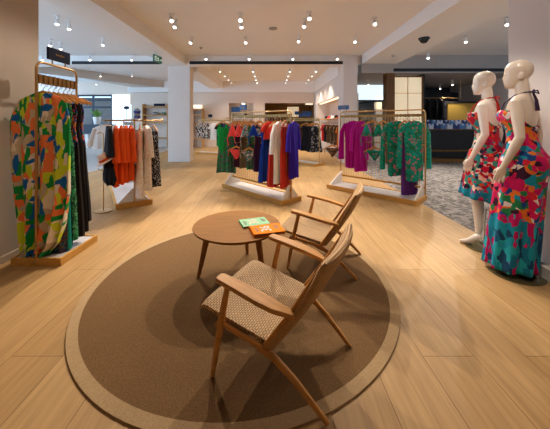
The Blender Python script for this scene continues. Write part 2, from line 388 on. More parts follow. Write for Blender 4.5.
def box_thing(name, label, cat, x0, x1, y0, y1, z0, z1, m, group=None, bevel=.005):
    return tag(B(x0, x1, y0, y1, z0, z1).build(name, m, smooth=False, bevel=bevel), label, cat, group)
M['cblue'] = cloth('cobalt cloth', rgb(36, 70, 190)); M['cteal'] = cloth('teal cloth', rgb(10, 130, 116)); M['cblack'] = cloth('black cloth', rgb(26, 24, 28))
M['cred'] = cloth('coral red cloth', rgb(206, 58, 44)); M['corange'] = cloth('orange cloth', rgb(226, 84, 26)); M['cwhite'] = cloth('ivory cloth', rgb(244, 240, 234))
M['cgreen'] = cloth('green cloth', rgb(20, 150, 62)); M['cmag'] = cloth('magenta cloth', rgb(172, 16, 142)); M['croyal'] = cloth('royal blue cloth', rgb(52, 30, 160))
M['ccream'] = print_mat('cream lace', [rgb(240, 228, 214), rgb(228, 212, 196), rgb(246, 238, 228)], 45, .6)
M['cbrightred'] = cloth('red cloth', rgb(206, 30, 34)); M['ckhaki'] = cloth('khaki cloth', rgb(112, 92, 70)); M['cneon'] = cloth('coral cloth', rgb(250, 84, 78))
M['cdeepblue'] = cloth('blue dress cloth', rgb(20, 62, 168)); M['cgreyblue'] = cloth('pale blue cloth', rgb(150, 176, 200)); M['cpink'] = cloth('blush straw', rgb(226, 186, 160)); M['cwine'] = cloth('wine cloth', rgb(70, 34, 62))
M['cnavy'] = cloth('navy cloth', rgb(44, 56, 84)); M['csage'] = cloth('sage cloth', rgb(120, 150, 126)); M['corangelight'] = cloth('apricot cloth', rgb(226, 128, 52))
box_thing('sign_board', 'small navy sign on the shelving behind the orange dress rack', 'sign', -6.35, -5.75, 15.06, 15.1, 2.24, 2.38, M['navy'])
hat('blue sun hat on the far oak shelving above the cream lace dress', (-6.3, 15.2, 1.79), M['cnavy'], M['cwhite'], .26)
hat('sage sun hat beside the blue hat on the far oak shelving', (-5.85, 15.2, 1.79), M['csage'], None, .22)

# ------------------------------------------------------------------ rug, table, books
t = thing('round_rug', 'large round brown woven rug with tan border under the seating', 'rug', (-.25, 2.465, 0))
MB().lathe([(0.003, .0), (1.20, .0), (1.20, .011), (0.003, .011)], 128).build('woven_field', M['rug'], t, False)
MB().lathe([(1.201, .0), (1.268, .0), (1.265, .009), (1.201, .0125), (1.201, .0)], 128).build('border_band', M['rugband'], t)

TX, TY, TZ = -.312, 2.558, .44
t = thing('coffee_table', 'round oak coffee table on three tapered legs holding two books', 'table', (TX, TY, 0))
MB().lathe([(.004, TZ-.035), (.36, TZ-.035), (.392, TZ-.018), (.398, TZ-.006), (.396, TZ), (.004, TZ)], 72).build('tabletop', M['oak_top'], t)
for k, a in enumerate((198.6, 79, 319)):
    c, s_ = math.cos(R(a)), math.sin(R(a))
    MB().tube([(.345*c, .345*s_, .012), (.30*c, .30*s_, .22), (.262*c, .262*s_, TZ-.034)], [.0155, .024, .031], 12).build('leg', M['oak_dark'], t)

def text_obj(txt, size, m, parent, loc, rz, name):
    cu = bpy.data.curves.new(name, 'FONT'); cu.body = txt; cu.size = size; cu.extrude = .0003; cu.align_x = 'CENTER'; cu.align_y = 'CENTER'
    cu.offset = .001
    tmp = bpy.data.objects.new('tmp', cu); C.objects.link(tmp); bpy.context.view_layer.update()
    me = bpy.data.meshes.new_from_object(tmp.evaluated_get(bpy.context.evaluated_depsgraph_get())); bpy.data.objects.remove(tmp)
    me.materials.clear(); me.materials.append(m)
    o = bpy.data.objects.new(name, me); C.objects.link(o); o.parent = parent; o.location = loc; o.rotation_euler = (0, 0, rz)
    return o
M['bookorange'] = mat('orange cover', rgb(249, 134, 0), .7, var=.03, spec=.08); M['bookgreen'] = mat('mint cover', rgb(108, 182, 128), .5, var=.03)
M['pages'] = mat('page edges', rgb(150, 96, 66), .9, var=.1, scale=80, stretch=(1, 1, 8)); M['ink'] = mat('cover print dark', rgb(70, 60, 40), .6); M['inklight'] = mat('cover print light', rgb(212, 206, 206), .6); M['inkpink'] = mat('cover print pink', rgb(222, 190, 176), .6)
def book(label, loc, rz, L, W, T, cover, print_m):
    t = thing('book', label, 'book', loc, rz)
    B(-L/2+.004, L/2-.004, -W/2+.004, W/2-.004, .003, T-.003).build('page_block', M['pages'], t, False)
    fc = B(-L/2, L/2, -W/2, W/2, T-.003, T).build('front_cover', cover, t, False)
    B(-L/2, L/2, -W/2, W/2, 0, .003).build('back_cover', cover, t, False)
    B(-L/2-.001, -L/2+.003, -W/2, W/2, 0, T).build('spine', cover, t, False)
    text_obj('36', .125, print_m, fc, (-.01, 0, T+.0004), R(90), 'number_print')
    pr = MB()
    for x, y0, y1 in ((-.095, -.06, .05), (-.083, -.045, .03), (.075, -.02, .065), (.088, -.035, .06), (.103, -.01, .05)): pr.box(x-.004, x+.004, y0, y1, T, T+.0005)
    pr.build('small_print', M['ink'], fc, False)
    return t
book('orange book with a large white 36 on its cover, nearer the chairs', (-.035, 2.388, TZ), R(16.5), .272, .195, .026, M['bookorange'], M['inklight'])
book('mint green book lying behind the orange book on the round table', (-.155, 2.575, TZ), R(19.5), .25, .185, .018, M['bookgreen'], M['inkpink'])

# ------------------------------------------------------------------ easy chairs (local: x forward, y left)
def plank_path(mb, cen, wid, th):
    rings = []
    for (c, w) in zip(cen, wid):
        c = Vector(c); h = th/2
        rings.append([c+Vector((0, w/2*sx_, sz_*h)) for sx_, sz_ in ((-.86, -1), (.86, -1), (1, -.45), (1, .45), (.86, 1), (-.86, 1), (-1, .45), (-1, -.45))])
    return mb.loft(rings)
def lerp(a, b, u): return a+(b-a)*u
def make_chair(label, loc, heading):
    t = thing('easy_chair', label, 'chair', (loc[0], loc[1], .012), R(heading), 'woven oak easy chairs on the rug')
    SW = .282
    # woven seat slab
    nu, nv = 30, 24
    def seat_pt(u, v, top):
        x = lerp(-.15, .30, u); z = lerp(.275, .36, u)-.022*math.sin(math.pi*min(1, u*1.02))*(1-(2*v-1)**4)
        e = max(0, (u-.9)/.1); z -= .016*e*e
        w = lerp(.268, SW, u)
        return Vector((x, (2*v-1)*w, z+(.014*(1-.9*abs(2*v-1)**8) if top else -.036*(1-.5*abs(2*v-1)**8))))
    mb = MB()
    bx_ = lambda j: (1-abs(2*j/nv-1)**6)
    top = [[seat_pt(i/nu, j/nv, True) for j in range(nv+1)] for i in range(nu+1)]
    bot = [[seat_pt(i/nu, j/nv, False) for j in range(nv+1)] for i in range(nu+1)]
    rings = [r+list(reversed(q)) for r, q in zip(top, bot)]
    mb.loft(rings)
    mb.build('seat', M['cord'], t, uvfn=lambda c: (c.y+.5*c.z*(1 if c.y > 0 else -1), c.x*1.02+c.z*.3))
    # woven back, wrapped over its top rail, hollowed
    def back_pt(u, v, front):
        x = lerp(-.125, -.395, u)-.02*math.sin(math.pi*u); z = lerp(.26, .715, u); w = lerp(.282, .276, u)
        return x, z, w
    mb = MB(); rings = []
    for i in range(nu+3):
        u = min(1, i/nu); x, z, w = back_pt(u, 0, 0); sh = (1, 1, 1, .8, .35)[max(0, i-nu+2)] if i > nu-2 else 1
        if i > nu: x -= .008*(i-nu); z += .012*(i-nu)
        ring_ = []
        for k in range(56):
            a = 2*math.pi*k/56; c, s_ = math.cos(a), math.sin(a)
            y = w*math.copysign(abs(c)**.35, c); tt = .026*sh*math.copysign(abs(s_)**.6, s_)
            xx = x-.035*(1-(y/w)**2)*(.35+.65*u)
            ring_.append(Vector((xx+.86*tt, y, z+.45*tt)))
        rings.append(ring_)
    mb.loft(rings)
    mb.build('backrest', M['cordback'], t, uvfn=lambda c: (c.y, c.z*1.15))
    # frame pieces
    for s in (1, -1):
        MB().tube([(.095, s*.312, .525), (.14, s*.308, .33), (.175, s*.302, .16), (.208, s*.297, 0)], [.0155, .019, .0165, .0125], 12).build('leg', M['oak'], t)
        MB().tube([(-.06, s*.272, .245), (-.15, s*.268, .215), (-.26, s*.258, .135), (-.41, s*.245, 0)], [(.026, .017), (.027, .018), (.023, .016), (.014, .012)], 12).build('leg', M['oak'], t)
        MB().tube([(-.09, s*.268, .235), (-.25, s*.255, .47), (-.34, s*.25, .62), (-.38, s*.24, .69)], [(.019, .013)]*3+[(.014, .012)], 12).build('back_post', M['oak'], t)
        MB().tube([(.17, s*.285, .30), (.05, s*.283, .275), (-.09, s*.274, .245)], [(.024, .014)]*3, 10).build('side_rail', M['oak'], t)
        am = MB()
        cen = [(.165, .298, .541), (.15, .298, .541), (.05, .30, .528), (-.08, .303, .505), (-.17, .30, .486), (-.225, .288, .472), (-.262, .278, .458)]
        wid = [.05, .07, .082, .088, .076, .048, .03]
        plank_path(am, [(x, s*y, z) for x, y, z in cen], wid, .024).build('armrest', M['oak'], t, bevel=0)
    MB().tube([(.185, -.29, .27), (.185, .29, .27)], [(.018, .011)]*2, 10).build('front_stretcher', M['oak'], t)
    MB().tube([(-.07, -.27, .235), (-.07, .27, .235)], [(.018, .011)]*2, 10).build('rear_stretcher', M['oak'], t)
    return t
make_chair('oak easy chair with woven cord seat, the nearer one, at the rug centre', (.005, 1.667), 152.7)
make_chair('oak easy chair beyond the nearer chair, its back towards the teal garment rack', (.455, 2.798), 158.5)

# ------------------------------------------------------------------ hangers and garments
def arc(cx, cz, r, a0, a1, n): return [(cx+r*math.cos(R(lerp(a0, a1, i/n))), 0, cz+r*math.sin(R(lerp(a0, a1, i/n)))) for i in range(n+1)]
def hanger_parts(t, w=.2):
    m = MB(); 
    for s in (-1, 1):
        rings = []
        for u in [0, .25, .5, .75, 1]:
            x = s*w*u; z = -.075-.075*u-.02*u*u; h = lerp(.021, .013, u); d = lerp(.009, .007, u)
            rings.append([Vector((x, d*a, z+h*b)) for a, b in ((-1, -1), (1, -1), (1, 1), (-1, 1))])
        m.loft(rings)
    m.build('arms', M['hanger'], t, False, bevel=.003)
    MB().tube([(0, 0, -.06), (0, 0, -.035)]+arc(0, -.008, .021, -60, 200, 9), .0026, 6).build('hook', M['steel'], t)
def gloft(prof, depth=.04, nf=5, amp=.012, seed=0, n=36, lv=16, bottom=True, caps=True):
    """closed cloth tube through (z, centre x, half width) rows, with folds deepening downwards"""
    rnd = random.Random(seed); ph = rnd.random()*6.28; ph2 = rnd.random()*6.28
    z0, z1 = prof[0][0], prof[-1][0]; rings = []
    for k in range(lv+1):
        z = lerp(z0, z1, k/lv)
        for i in range(len(prof)-1):
            if prof[i][0] >= z >= prof[i+1][0]-1e-9:
                u = (prof[i][0]-z)/max(1e-9, prof[i][0]-prof[i+1][0]); u = u*u*(3-2*u)*.5+u*.5
                xc = lerp(prof[i][1], prof[i+1][1], u); hw = lerp(prof[i][2], prof[i+1][2], u); break
        t_ = k/lv; ring = []
        for i in range(n):
            a = 2*math.pi*i/n; c, s_ = math.cos(a), math.sin(a)
            f = amp*(.25+.75*t_)*(math.sin(nf*2*(c*1.7)+ph+.6*t_)+.5*math.sin(nf*3.3*c+ph2))
            x = xc+hw*(abs(c)**.8)*(1 if c >= 0 else -1)
            y = (depth*(.55+.45*t_))*(abs(s_)**.7)*(1 if s_ >= 0 else -1)+f*(1 if abs(s_) > .05 else .6)
            zz = z+(.012*math.sin(3*c+ph) if k == lv else 0)
            ring.append(Vector((x, y, zz)))
        rings.append(ring)
    return MB().loft(rings, cap=caps)
def g_dress(w=.17, h=1.0, flare=.2, straps=True, seed=0, depth=.05, top=-.17):
    m = gloft([(top, 0, w*.72), (top-.1, 0, w*.88), (top-.28, 0, w*.72), (top-.45, 0, w*.95), (top-h, 0, flare)], depth, 4, .016, seed)
    if straps:
        for s in (-1, 1): m.tube([(s*w*.5, .015, top-.02), (s*w*.45, 0, -.10), (s*w*.5, -.015, top-.02)], .008, 5)
    return m
def g_robe(w=.2, h=.95, flare=.22, sl=.55, seed=0, depth=.06):
    m = gloft([(-.075, 0, w*.35), (-.12, 0, w*.9), (-.3, 0, w*.95), (-.5, 0, w*.85), (-h-.1, 0, flare)], depth, 4, .018, seed)
    for s in (-1, 1):
        m.tube([(s*w*.8, 0, -.13), (s*(w+.04), 0, -.3), (s*(w+.055), .005, -.13-sl)], [(.045, .03), (.055, .035), (.075, .04)], 12)
    return m
def g_tee(w=.19, h=.55, sl=.2, seed=0):
    m = gloft([(-.075, 0, w*.35), (-.12, 0, w*.95), (-.3, 0, w), (-h-.1, 0, w*1.02)], .05, 3, .012, seed)
    for s in (-1, 1): m.tube([(s*w*.8, 0, -.14), (s*(w+.06), 0, -.14-sl)], [(.05, .03), (.06, .03)], 10)
    return m
def g_bikini_top(w=.15, seed=0, k=1.):
    m = MB()
    for s in (-1, 1):
        rings = []
        for u in [0, .35, .7, 1]:
            hw = lerp(.012, .07, u); z = lerp(-.13, -.285, u); b = .03*math.sin(math.pi*min(1, u*.9))+.008
            rings.append([Vector((s*w*.52+hw*math.cos(2*math.pi*i/12), b*math.sin(2*math.pi*i/12)*(1.3 if math.sin(2*math.pi*i/12) < 0 else .6), z)) for i in range(12)])
        m.loft(rings)
        m.tube([(s*w*.52, 0, -.14), (s*w*.6, 0, -.10)], .006, 5)
        m.tube([(s*(w*.52+.06), 0, -.28), (s*(w*.52+.075), 0, -.32), (s*(w*.52+.06), .01, -.42)], .006, 5)
    m.tube([(-w*.52, 0, -.28), (0, -.012, -.285), (w*.52, 0, -.28)], .008, 5)
    m.v = [(x*k, y*k, -.11+(z+.11)*k) for x, y, z in m.v]
    return m
def g_bikini_bottom(w=.15, seed=0):
    m = gloft([(-.135, 0, w), (-.17, 0, w*.95), (-.23, 0, w*.62), (-.29, 0, w*.3), (-.32, 0, w*.22)], .04, 3, .006, seed, lv=10)
    for s in (-1, 1):
        m.tube([(s*w*.98, 0, -.14), (s*w*1.02, 0, -.115)], .007, 5)
        m.tube([(s*w*.98, 0, -.155), (s*(w+.03), 0, -.19), (s*(w+.02), 0, -.28)], .006, 5)
    return m
def g_swimsuit(w=.14, seed=0):
    m = gloft([(-.2, 0, w*.8), (-.28, 0, w), (-.42, 0, w*.78), (-.56, 0, w*1.02), (-.66, 0, w*.6), (-.74, 0, w*.25)], .06, 3, .008, seed)
    for s in (-1, 1): m.tube([(s*w*.55, -.02, -.22), (s*w*.5, 0, -.10), (s*w*.55, .02, -.22)], [(.022, .008), (.014, .008), (.022, .008)], 8)
    return m
def g_brief_skirt(w=.17, h=.4, seed=0):
    return gloft([(-.13, 0, w*.8), (-.3, 0, w), (-.13-h, 0, w*1.25)], .05, 5, .018, seed)
made = {}
def hang(P, yaw, kind, gname, gcat, glabel, m, hlabel=None, group=None, tie=None, w=.2, **kw):
    """a hanger on the rail at P (rail centre) and, on it, a garment: two things"""
    P = Vector(P)
    h = thing('clothes_hanger', hlabel or ('wooden hanger carrying the '+glabel), 'hanger', P, yaw, 'wooden hangers on the clothes racks')
    key = ('hanger', w)
    if key not in made:
        hanger_parts(h, w); made[key] = h
    else:
        for ch in made[key].children:
            c = ch.copy(); C.objects.link(c); c.parent = h
    o = kind(**kw).build(gname, m, None, True)
    o.location = P; o.rotation_euler = (0, 0, yaw)
    tag(o, glabel, gcat, group)
    return o
def subsurf(o): 
    return o

# ------------------------------------------------------------------ display racks
def sign(label, loc, rz, w, h, m):
    t = thing('rack_sign', label, 'sign', loc, rz)
    bd = B(-w/2, w/2, -.012, .012, .04, .04+h).build('board', m, t, False, bevel=.003)
    for s in (-1, 1): MB().tube([(s*w*.3, 0, 0), (s*w*.3, 0, .045)], .007, 8).build('post', M['golddark'], t)
    lt = MB()
    for i, (x, hh) in enumerate(((-.052, .022), (-.036, .014), (-.02, .016), (-.006, .014), (.010, .022), (.022, .022), (.038, .014), (.052, .018))):
        for s in (-1, 1): lt.box(x-.0045, x+.0045, s*.0125-.0012, s*.0125+.0012, .04+h*.5-hh/2, .04+h*.5+hh/2)
    lt.build('lettering', M['golddark'], bd, False)
    return t
def rack(label, loc, ang, L, W, H, fv, hangz, lowz=None, rods=26, ends=True, group=None, base_h=.08):
    """local x along the rack, local -y its front; fv = offset of the frame from the middle line"""
    t = thing('display_rack', label, 'clothes rack', loc, R(ang), group)
    fa = MB(); e = .025
    fa.box(-L/2, L/2, -W/2, -W/2+e, 0, base_h).box(-L/2, L/2, W/2-e, W/2, 0, base_h).box(-L/2, -L/2+e, -W/2+e, W/2-e, 0, base_h).box(L/2-e, L/2, -W/2+e, W/2-e, 0, base_h)
    fa.build('plinth_fascia', M['goldwood'], t, False)
    B(-L/2+e, L/2-e, -W/2+e, W/2-e, .01, base_h-.012).build('plinth_top', M['marble'], t, False)
    if ends:
        for s in (-1, 1):
            x = s*(L/2-.05)
            y0, y1 = (-W/2+.03, fv) if fv > .05 else (-W/2+.03, W/2-.03)
            pm = MB(); top = .30; yt = fv
            tri = [(y0, base_h-.012), (y1, base_h-.012), (yt+.012, top), (yt-.03, top)]
            pm.add([(x+dx, y, z) for dx in (-.012, .012) for y, z in tri], [(0, 1, 2, 3), (7, 6, 5, 4), (0, 4, 5, 1), (1, 5, 6, 2), (2, 6, 7, 3), (3, 7, 4, 0)])
            pm.build('end_panel', M['white'], t, False)
    r = .07; X = L/2-.02
    pts = [(-X, fv, .02), (-X, fv, H-r)]+[(-X+r-r*math.cos(R(a)), fv, H-r+r*math.sin(R(a))) for a in (22, 45, 68)]+[(-X+r, fv, H)]
    pts = pts+[(-p[0], p[1], p[2]) for p in reversed(pts)]
    MB().tube(pts, .013, 10).build('frame', M['gold'], t)
    hr = B(-X, X, fv-.008, fv+.008, hangz+.0, hangz+.045)
    n = max(6, int(L/.075))
    for i in range(n):
        x = lerp(-X+.05, X-.05, i/(n-1)); hr.box(x-.012, x+.012, fv-.016, fv+.016, hangz-.008, hangz+.052)
    hr.build('peg_rail', M['golddark'], t, False)
    if lowz:
        B(-X, X, fv-.012, fv+.012, lowz-.012, lowz+.012).build('middle_rail', M['gold'], t, False)
        B(-X, X, fv-.014, fv+.014, .2, .235).build('bottom_rail', M['goldwood'], t, False)
        g = MB()
        for i in range(rods):
            x = lerp(-X+.04, X-.04, i/(rods-1)); g.tube([(x, fv, .2), (x, fv, hangz+.02)], .0045, 6)
        g.build('rod_grille', M['gold'], t)
    return t
def rk(loc, ang):
    Mx = Matrix.Translation(Vector(loc)) @ Matrix.Rotation(R(ang), 4, 'Z')
    return lambda x, y, z: Mx @ Vector((x, y, z))

# Rack A: tall narrow rack by the left pier
A0 = (-2.25, 2.94, 0)
t = thing('display_rack', 'tall narrow brass rack of printed dresses against the beige pier', 'clothes rack', A0, R(90))
L, W, H = .56, .48, 1.965
fa = MB(); e = .022
fa.box(-L/2, L/2, -W/2, -W/2+e, 0, .075).box(-L/2, L/2, W/2-e, W/2, 0, .075).box(-L/2, -L/2+e, -W/2+e, W/2-e, 0, .075).box(L/2-e, L/2, -W/2+e, W/2-e, 0, .075)
fa.build('plinth_fascia', M['goldwood'], t, False)
B(-L/2+e, L/2-e, -W/2+e, W/2-e, .01, .066).build('plinth_top', M['marble'], t, False)
X = L/2-.005; r = .07
pts = [(-X, 0, .02), (-X, 0, H-r)]+[(-X+r-r*math.cos(R(a)), 0, H-r+r*math.sin(R(a))) for a in (22, 45, 68)]+[(-X+r, 0, H)]
pts += [(-p[0], p[1], p[2]) for p in reversed(pts)]
MB().tube(pts, .0125, 10).build('frame', M['gold'], t)
hr = B(-X, X, -.008, .008, 1.765, 1.835)
for i in range(9):
    x = lerp(-X+.03, X-.03, i/8); hr.box(x-.014, x+.014, -.015, .015, 1.755, 1.845)
hr.build('peg_rail', M['golddark'], t, False)
sign('navy sign on top of the tall narrow rack by the pier', (A0[0]+.0, A0[1]+.01, H+.012), R(90), .30, .125, M['navy'])
M['kaftan'] = patch_mat('geometric kaftan print')
M['tropic'] = print_mat('dark tropical print', [rgb(24, 40, 110), rgb(12, 120, 100), rgb(196, 64, 52), rgb(20, 20, 40), rgb(220, 120, 40), rgb(34, 70, 160)], 26, .8, lower=[rgb(22, 18, 20), rgb(26, 20, 24)], split=-.62, soft=.1)
M['greenleaf'] = print_mat('green leaf print', [rgb(16, 84, 58), rgb(40, 140, 90), rgb(20, 60, 44), rgb(90, 160, 110)], 34, .8)
M['darkpaisley'] = print_mat('dark paisley print', [rgb(30, 40, 60), rgb(110, 60, 40), rgb(20, 90, 96), rgb(60, 40, 70)], 40, .8)
def g_kaftan(seed=3):
    m = gloft([(-.085, 0, .07), (-.115, 0, .17), (-.19, -.02, .25), (-.36, -.035, .296), (-.62, -.035, .298), (-.84, -.03, .285), (-1.05, -.015, .27), (-1.35, -.015, .225), (-1.56, -.03, .18), (-1.665, -.05, .11)], .065, 4, .032, seed, n=72, lv=44)
    return m
ra = rk(A0, 90)
za = 1.748
hang(ra(-.195, 0, za), 0, g_kaftan, 'kaftan', 'dress', 'long block-print kaftan in front on the tall rack', M['kaftan'], w=.24)
hang(ra(-.125, 0, za), R(4), g_dress, 'dress', 'dress', 'dark paisley dress directly behind the block-print kaftan', M['darkpaisley'], w=.17, h=1.55, flare=.19, seed=4)
hang(ra(-.06, 0, za), R(-3), g_dress, 'dress', 'dress', 'plain teal maxi dress behind the block-print kaftan', M['cteal'], w=.19, h=1.5, flare=.2, seed=5)
hang(ra(.0, 0, za), R(2), g_dress, 'dress', 'dress', 'green leaf-print dress between teal and dark tropical dresses', M['greenleaf'], w=.2, h=1.45, flare=.205, seed=6)
hang(ra(.075, 0, za), R(-2), g_dress, 'dress', 'dress', 'dark tropical dress with black skirt, fifth on the tall rack', M['tropic'], w=.225, h=1.42, flare=.225, seed=7)
hang(ra(.135, 0, za), R(3), g_dress, 'dress', 'dress', 'black maxi dress behind the dark tropical dress', M['cblack'], w=.22, h=1.4, flare=.22, seed=8)
hang(ra(.195, 0, za), R(-3), g_dress, 'dress', 'dress', 'dark tropical dress hanging last on the tall rack', M['tropic'], w=.24, h=1.3, flare=.23, seed=9)

# Rack B: T-ended rack of orange dresses
B0 = (-2.70, 5.26, 0); BA = 123+180
t = rack('low brass rack of orange and cream dresses seen end-on', B0, BA, 1.8, .54, 1.43, 0, 1.33, None, ends=True, base_h=.085)
MB().tube([(.88, -.44, 1.405), (.88, .44, 1.405)], .012, 10).build('cross_rail', M['gold'], t)
MB().tube([(.88, -.36, 1.405), (.88, -.36, 1.375)], .006, 6).build('rail_stop', M['gold'], t)
rb = rk(B0, BA); yb = R(BA)
zb = 1.395
M['dots'] = print_mat('black white dotted print', [rgb(24, 24, 28), rgb(24, 24, 28), rgb(24, 24, 28), rgb(220, 220, 220), rgb(30, 30, 34), rgb(24, 24, 28), rgb(26, 26, 30)], 75, .3)
M['bwfloral'] = print_mat('black cream floral print', [rgb(20, 18, 22), rgb(230, 216, 200), rgb(22, 20, 26), rgb(30, 26, 30), rgb(206, 186, 170)], 18, 1.)
hang(rb(.88, -.36, zb), yb+R(0), g_robe, 'dress', 'dress', 'long black dress at the hat end of the orange dress rack', M['cblack'], w=.15, h=.7, seed=11, flare=.16, sl=.4)
for i, (y, h) in enumerate(((-.265, .92), (-.19, .87), (-.12, .86), (-.055, .84))):
    hang(rb(.88, y, zb), yb+R(random.uniform(-6, 0)), g_robe, 'dress', 'dress',
         'bright orange dress, %s from the black dress on the end rail' % ('first', 'second', 'third', 'fourth')[i], M['corange'], w=.2, h=h, seed=20+i, flare=.2, sl=.5, group='orange dresses on the end rail', depth=.036)
hang(rb(.88, .08, zb), yb+R(-2), g_dress, 'dress', 'dress', 'long cream lace dress next to the brass end post', M['ccream'], w=.18, h=1.06, seed=31, flare=.2, depth=.06)
hang(rb(.88, .18, zb), yb+R(2), g_robe, 'dress', 'dress', 'cream lace dress with sleeves between lace and dotted dresses', M['ccream'], w=.2, h=1.02, seed=32, flare=.2, sl=.45)
hang(rb(.88, .29, zb), yb+R(8), g_dress, 'dress', 'dress', 'black dress with white dots at the outer rail end', M['dots'], w=.2, h=.9, seed=33, flare=.2, depth=.07)
hang(rb(.60, 0, 1.325), yb+R(90), g_tee, 'blouse', 'blouse', 'white blouse inside the orange dress rack', M['cwhite'], w=.2, h=.55, seed=34, sl=.3)
hang(rb(.1, 0, 1.325), yb+R(90), g_tee, 'camisole', 'top', 'bright red top inside the orange dress rack', M['cbrightred'], w=.2, h=.5, seed=35)
hang(rb(-.4, 0, 1.325), yb+R(90), g_robe, 'dress', 'dress', 'navy dress at the far inner end of the orange dress rack', M['cnavy'], w=.2, h=.8, seed=36)
hp = onfloor(105, 199); 
t = thing('side_arm', 'thin brass display arm holding a blush hat and black bag', 'display arm', (at(103.5, 130, 4.3).x, 4.3, 0))
MB().tube([(0, 0, 0.01), (0, 0, 1.2), (-.05, 0, 1.22), (-.1, 0, 1.2)], .008, 8).build('pole', M['gold'], t)
MB().lathe([(.12, 0), (.12, .012), (.01, .014)], 20).build('foot', M['gold'], t)
MB().tube([(0, 0, .62), (-.08, -.02, .66)], .006, 8).build('peg', M['gold'], t)
hp = at(106, 161, 4.15)
hat('blush straw hat hanging beside the black bag at the orange dress rack', (hp.x, hp.y, hp.z), M['cpink'], M['corange'], .14, (R(20), R(-25), 0))
hp = at(109, 176, 4.2)
t = thing('handbag', 'black soft bag hanging below the blush straw hat', 'bag', (hp.x, hp.y, hp.z-.12))
gloft([(.24, 0, .07), (.17, 0, .09), (.06, .015, .10), (-.02, .03, .05)], .04, 3, .008, 3).build('body', M['cblack'], t)
MB().tube([(-.07, 0, .22), (-.05, 0, .34), (.03, 0, .34), (.07, 0, .22)], .007, 6).build('strap', M['cblack'], t)
hp = at(106, 124, 4.8)
hang((hp.x, hp.y, hp.z+.06), R(20), g_tee, 'blouse', 'blouse', 'ivory blouse on the arm left of the black dress', M['cwhite'], w=.15, h=.4, seed=40, sl=.3)
# small displays standing on rack B's upper frame
hp = rb(.80, .05, 1.43)
t = thing('display_torso', 'small white torso form in a cobalt bikini above the orange dress rack', 'torso form', hp, R(200)); t.scale = (.7, .7, .8)
gloft([(.22, 0, .035), (.17, 0, .075), (.11, 0, .055), (.06, 0, .07), (.0, 0, .045)], .05, 2, .001, 1).build('torso', M['cgreyblue'], t)
gloft([(.165, 0, .08), (.12, 0, .065)], .056, 2, .001, 1, lv=4).build('bikini_top', M['cblue'], t)
gloft([(.085, 0, .068), (.03, 0, .07)], .056, 2, .001, 1, lv=4).build('bikini_bottom', M['cblue'], t)
hp = at(125, 120, 5.6)
t = thing('hat_stand', 'thin stand with a dark teal cap above the orange dress rack', 'stand', (rb(-.3, 0, 0).x, rb(-.3, 0, 0).y, 1.443))
MB().tube([(0, 0, 0), (0, 0, .2)], .006, 8).build('stem', M['steel'], t)
MB().ell((0, 0, .22), (.05, .06, .035)).build('cap', M['cnavy'], t)

# Rack C: centre rack
C0 = ((-1.06+.56)/2-.0, (5.9+4.86)/2, 0); CA = math.degrees(math.atan2(-1.33, 1.22))
rc = rk(C0, CA); yc = R(CA)
rackC = rack('brass rack of swimwear and blue, red and white dresses facing the round table', C0, CA, 1.80, .49, 1.575, 0, 1.47, .98, 24, True)
M['tropbikini'] = print_mat('blue floral print', [rgb(60, 150, 170), rgb(230, 220, 200), rgb(200, 120, 60), rgb(30, 80, 130), rgb(70, 130, 80)], 40, .8)
M['tiedye'] = print_mat('green tie print', [rgb(20, 150, 80), rgb(60, 90, 60), rgb(110, 90, 110), rgb(30, 120, 70)], 26, .9)
zc = 1.465; zl = .955
fy = -.05
arms_ = MB()
for u_, v_, z_ in ((-.93, -.2, zc), (-.86, -.17, zc-.02), (-.50, -.12, zc), (-.30, -.12, zc), (-.06, -.12, zc), (.17, -.12, zc), (-.52, -.14, zl), (-.1, -.14, zl)):
    arms_.tube([(u_, 0, z_+.004), (u_, v_-.03, z_+.004)], .005, 6)
arms_.build('peg_arms', M['golddark'], rackC)
hang(rc(-.93, -.2, zc), yc+R(40), g_swimsuit, 'swimsuit', 'swimsuit', 'bright green one-piece swimsuit at the rack end towards the column', M['cgreen'], w=.165, seed=50)
hang(rc(-.86, -.16, 1.18), yc+R(40), g_brief_skirt, 'sarong', 'sarong', 'green tie-dye sarong below the green swimsuit', M['tiedye'], w=.17, h=.74, seed=51)
hang(rc(-.72, fy, zc), yc+R(30), g_dress, 'dress', 'dress', 'mottled green and plum dress beside the green swimsuit', M['tiedye'], w=.10, h=.6, flare=.10, seed=52)
hang(rc(-.50, -.12, zc), yc+R(32), g_bikini_top, 'bikini_bra', 'bikini top', 'coral bikini top above the coral bikini bottom', M['cneon'], w=.20, k=1.5)
hang(rc(-.30, -.12, zc), yc+R(38), g_bikini_top, 'bikini_bra', 'bikini top', 'second coral bikini top beside the floral bikini top', M['cneon'], w=.15, k=1.3)
hang(rc(-.06, -.12, zc), yc+R(32), g_bikini_top, 'bikini_bra', 'bikini top', 'blue floral bikini top in the middle of the centre rack', M['tropbikini'], w=.20, k=1.5)
hang(rc(.17, -.12, zc), yc+R(45), g_bikini_top, 'bikini_bra', 'bikini top', 'cobalt blue bikini top next to the long blue dress', M['cdeepblue'], w=.15, k=1.3)
hang(rc(-.52, -.14, zl), yc+R(34), g_bikini_bottom, 'bikini_brief', 'bikini bottom', 'coral bikini bottom on the lower rail of the centre rack', M['cneon'], w=.19)
hang(rc(-.1, -.14, zl), yc+R(34), g_bikini_bottom, 'bikini_brief', 'bikini bottom', 'blue floral bikini bottom on the lower rail of the centre rack', M['tropbikini'], w=.16)
hang(rc(.30, -.02, zc), yc+R(86), g_dress, 'dress', 'dress', 'long deep blue dress on the centre rack', M['cdeepblue'], w=.18, h=1.0, flare=.2, seed=60, depth=.06)
hang(rc(.40, .0, zc), yc+R(90), g_tee, 'camisole', 'top', 'coral red top showing behind the long deep blue dress', M['cred'], w=.13, h=.3, sl=.1, seed=61)
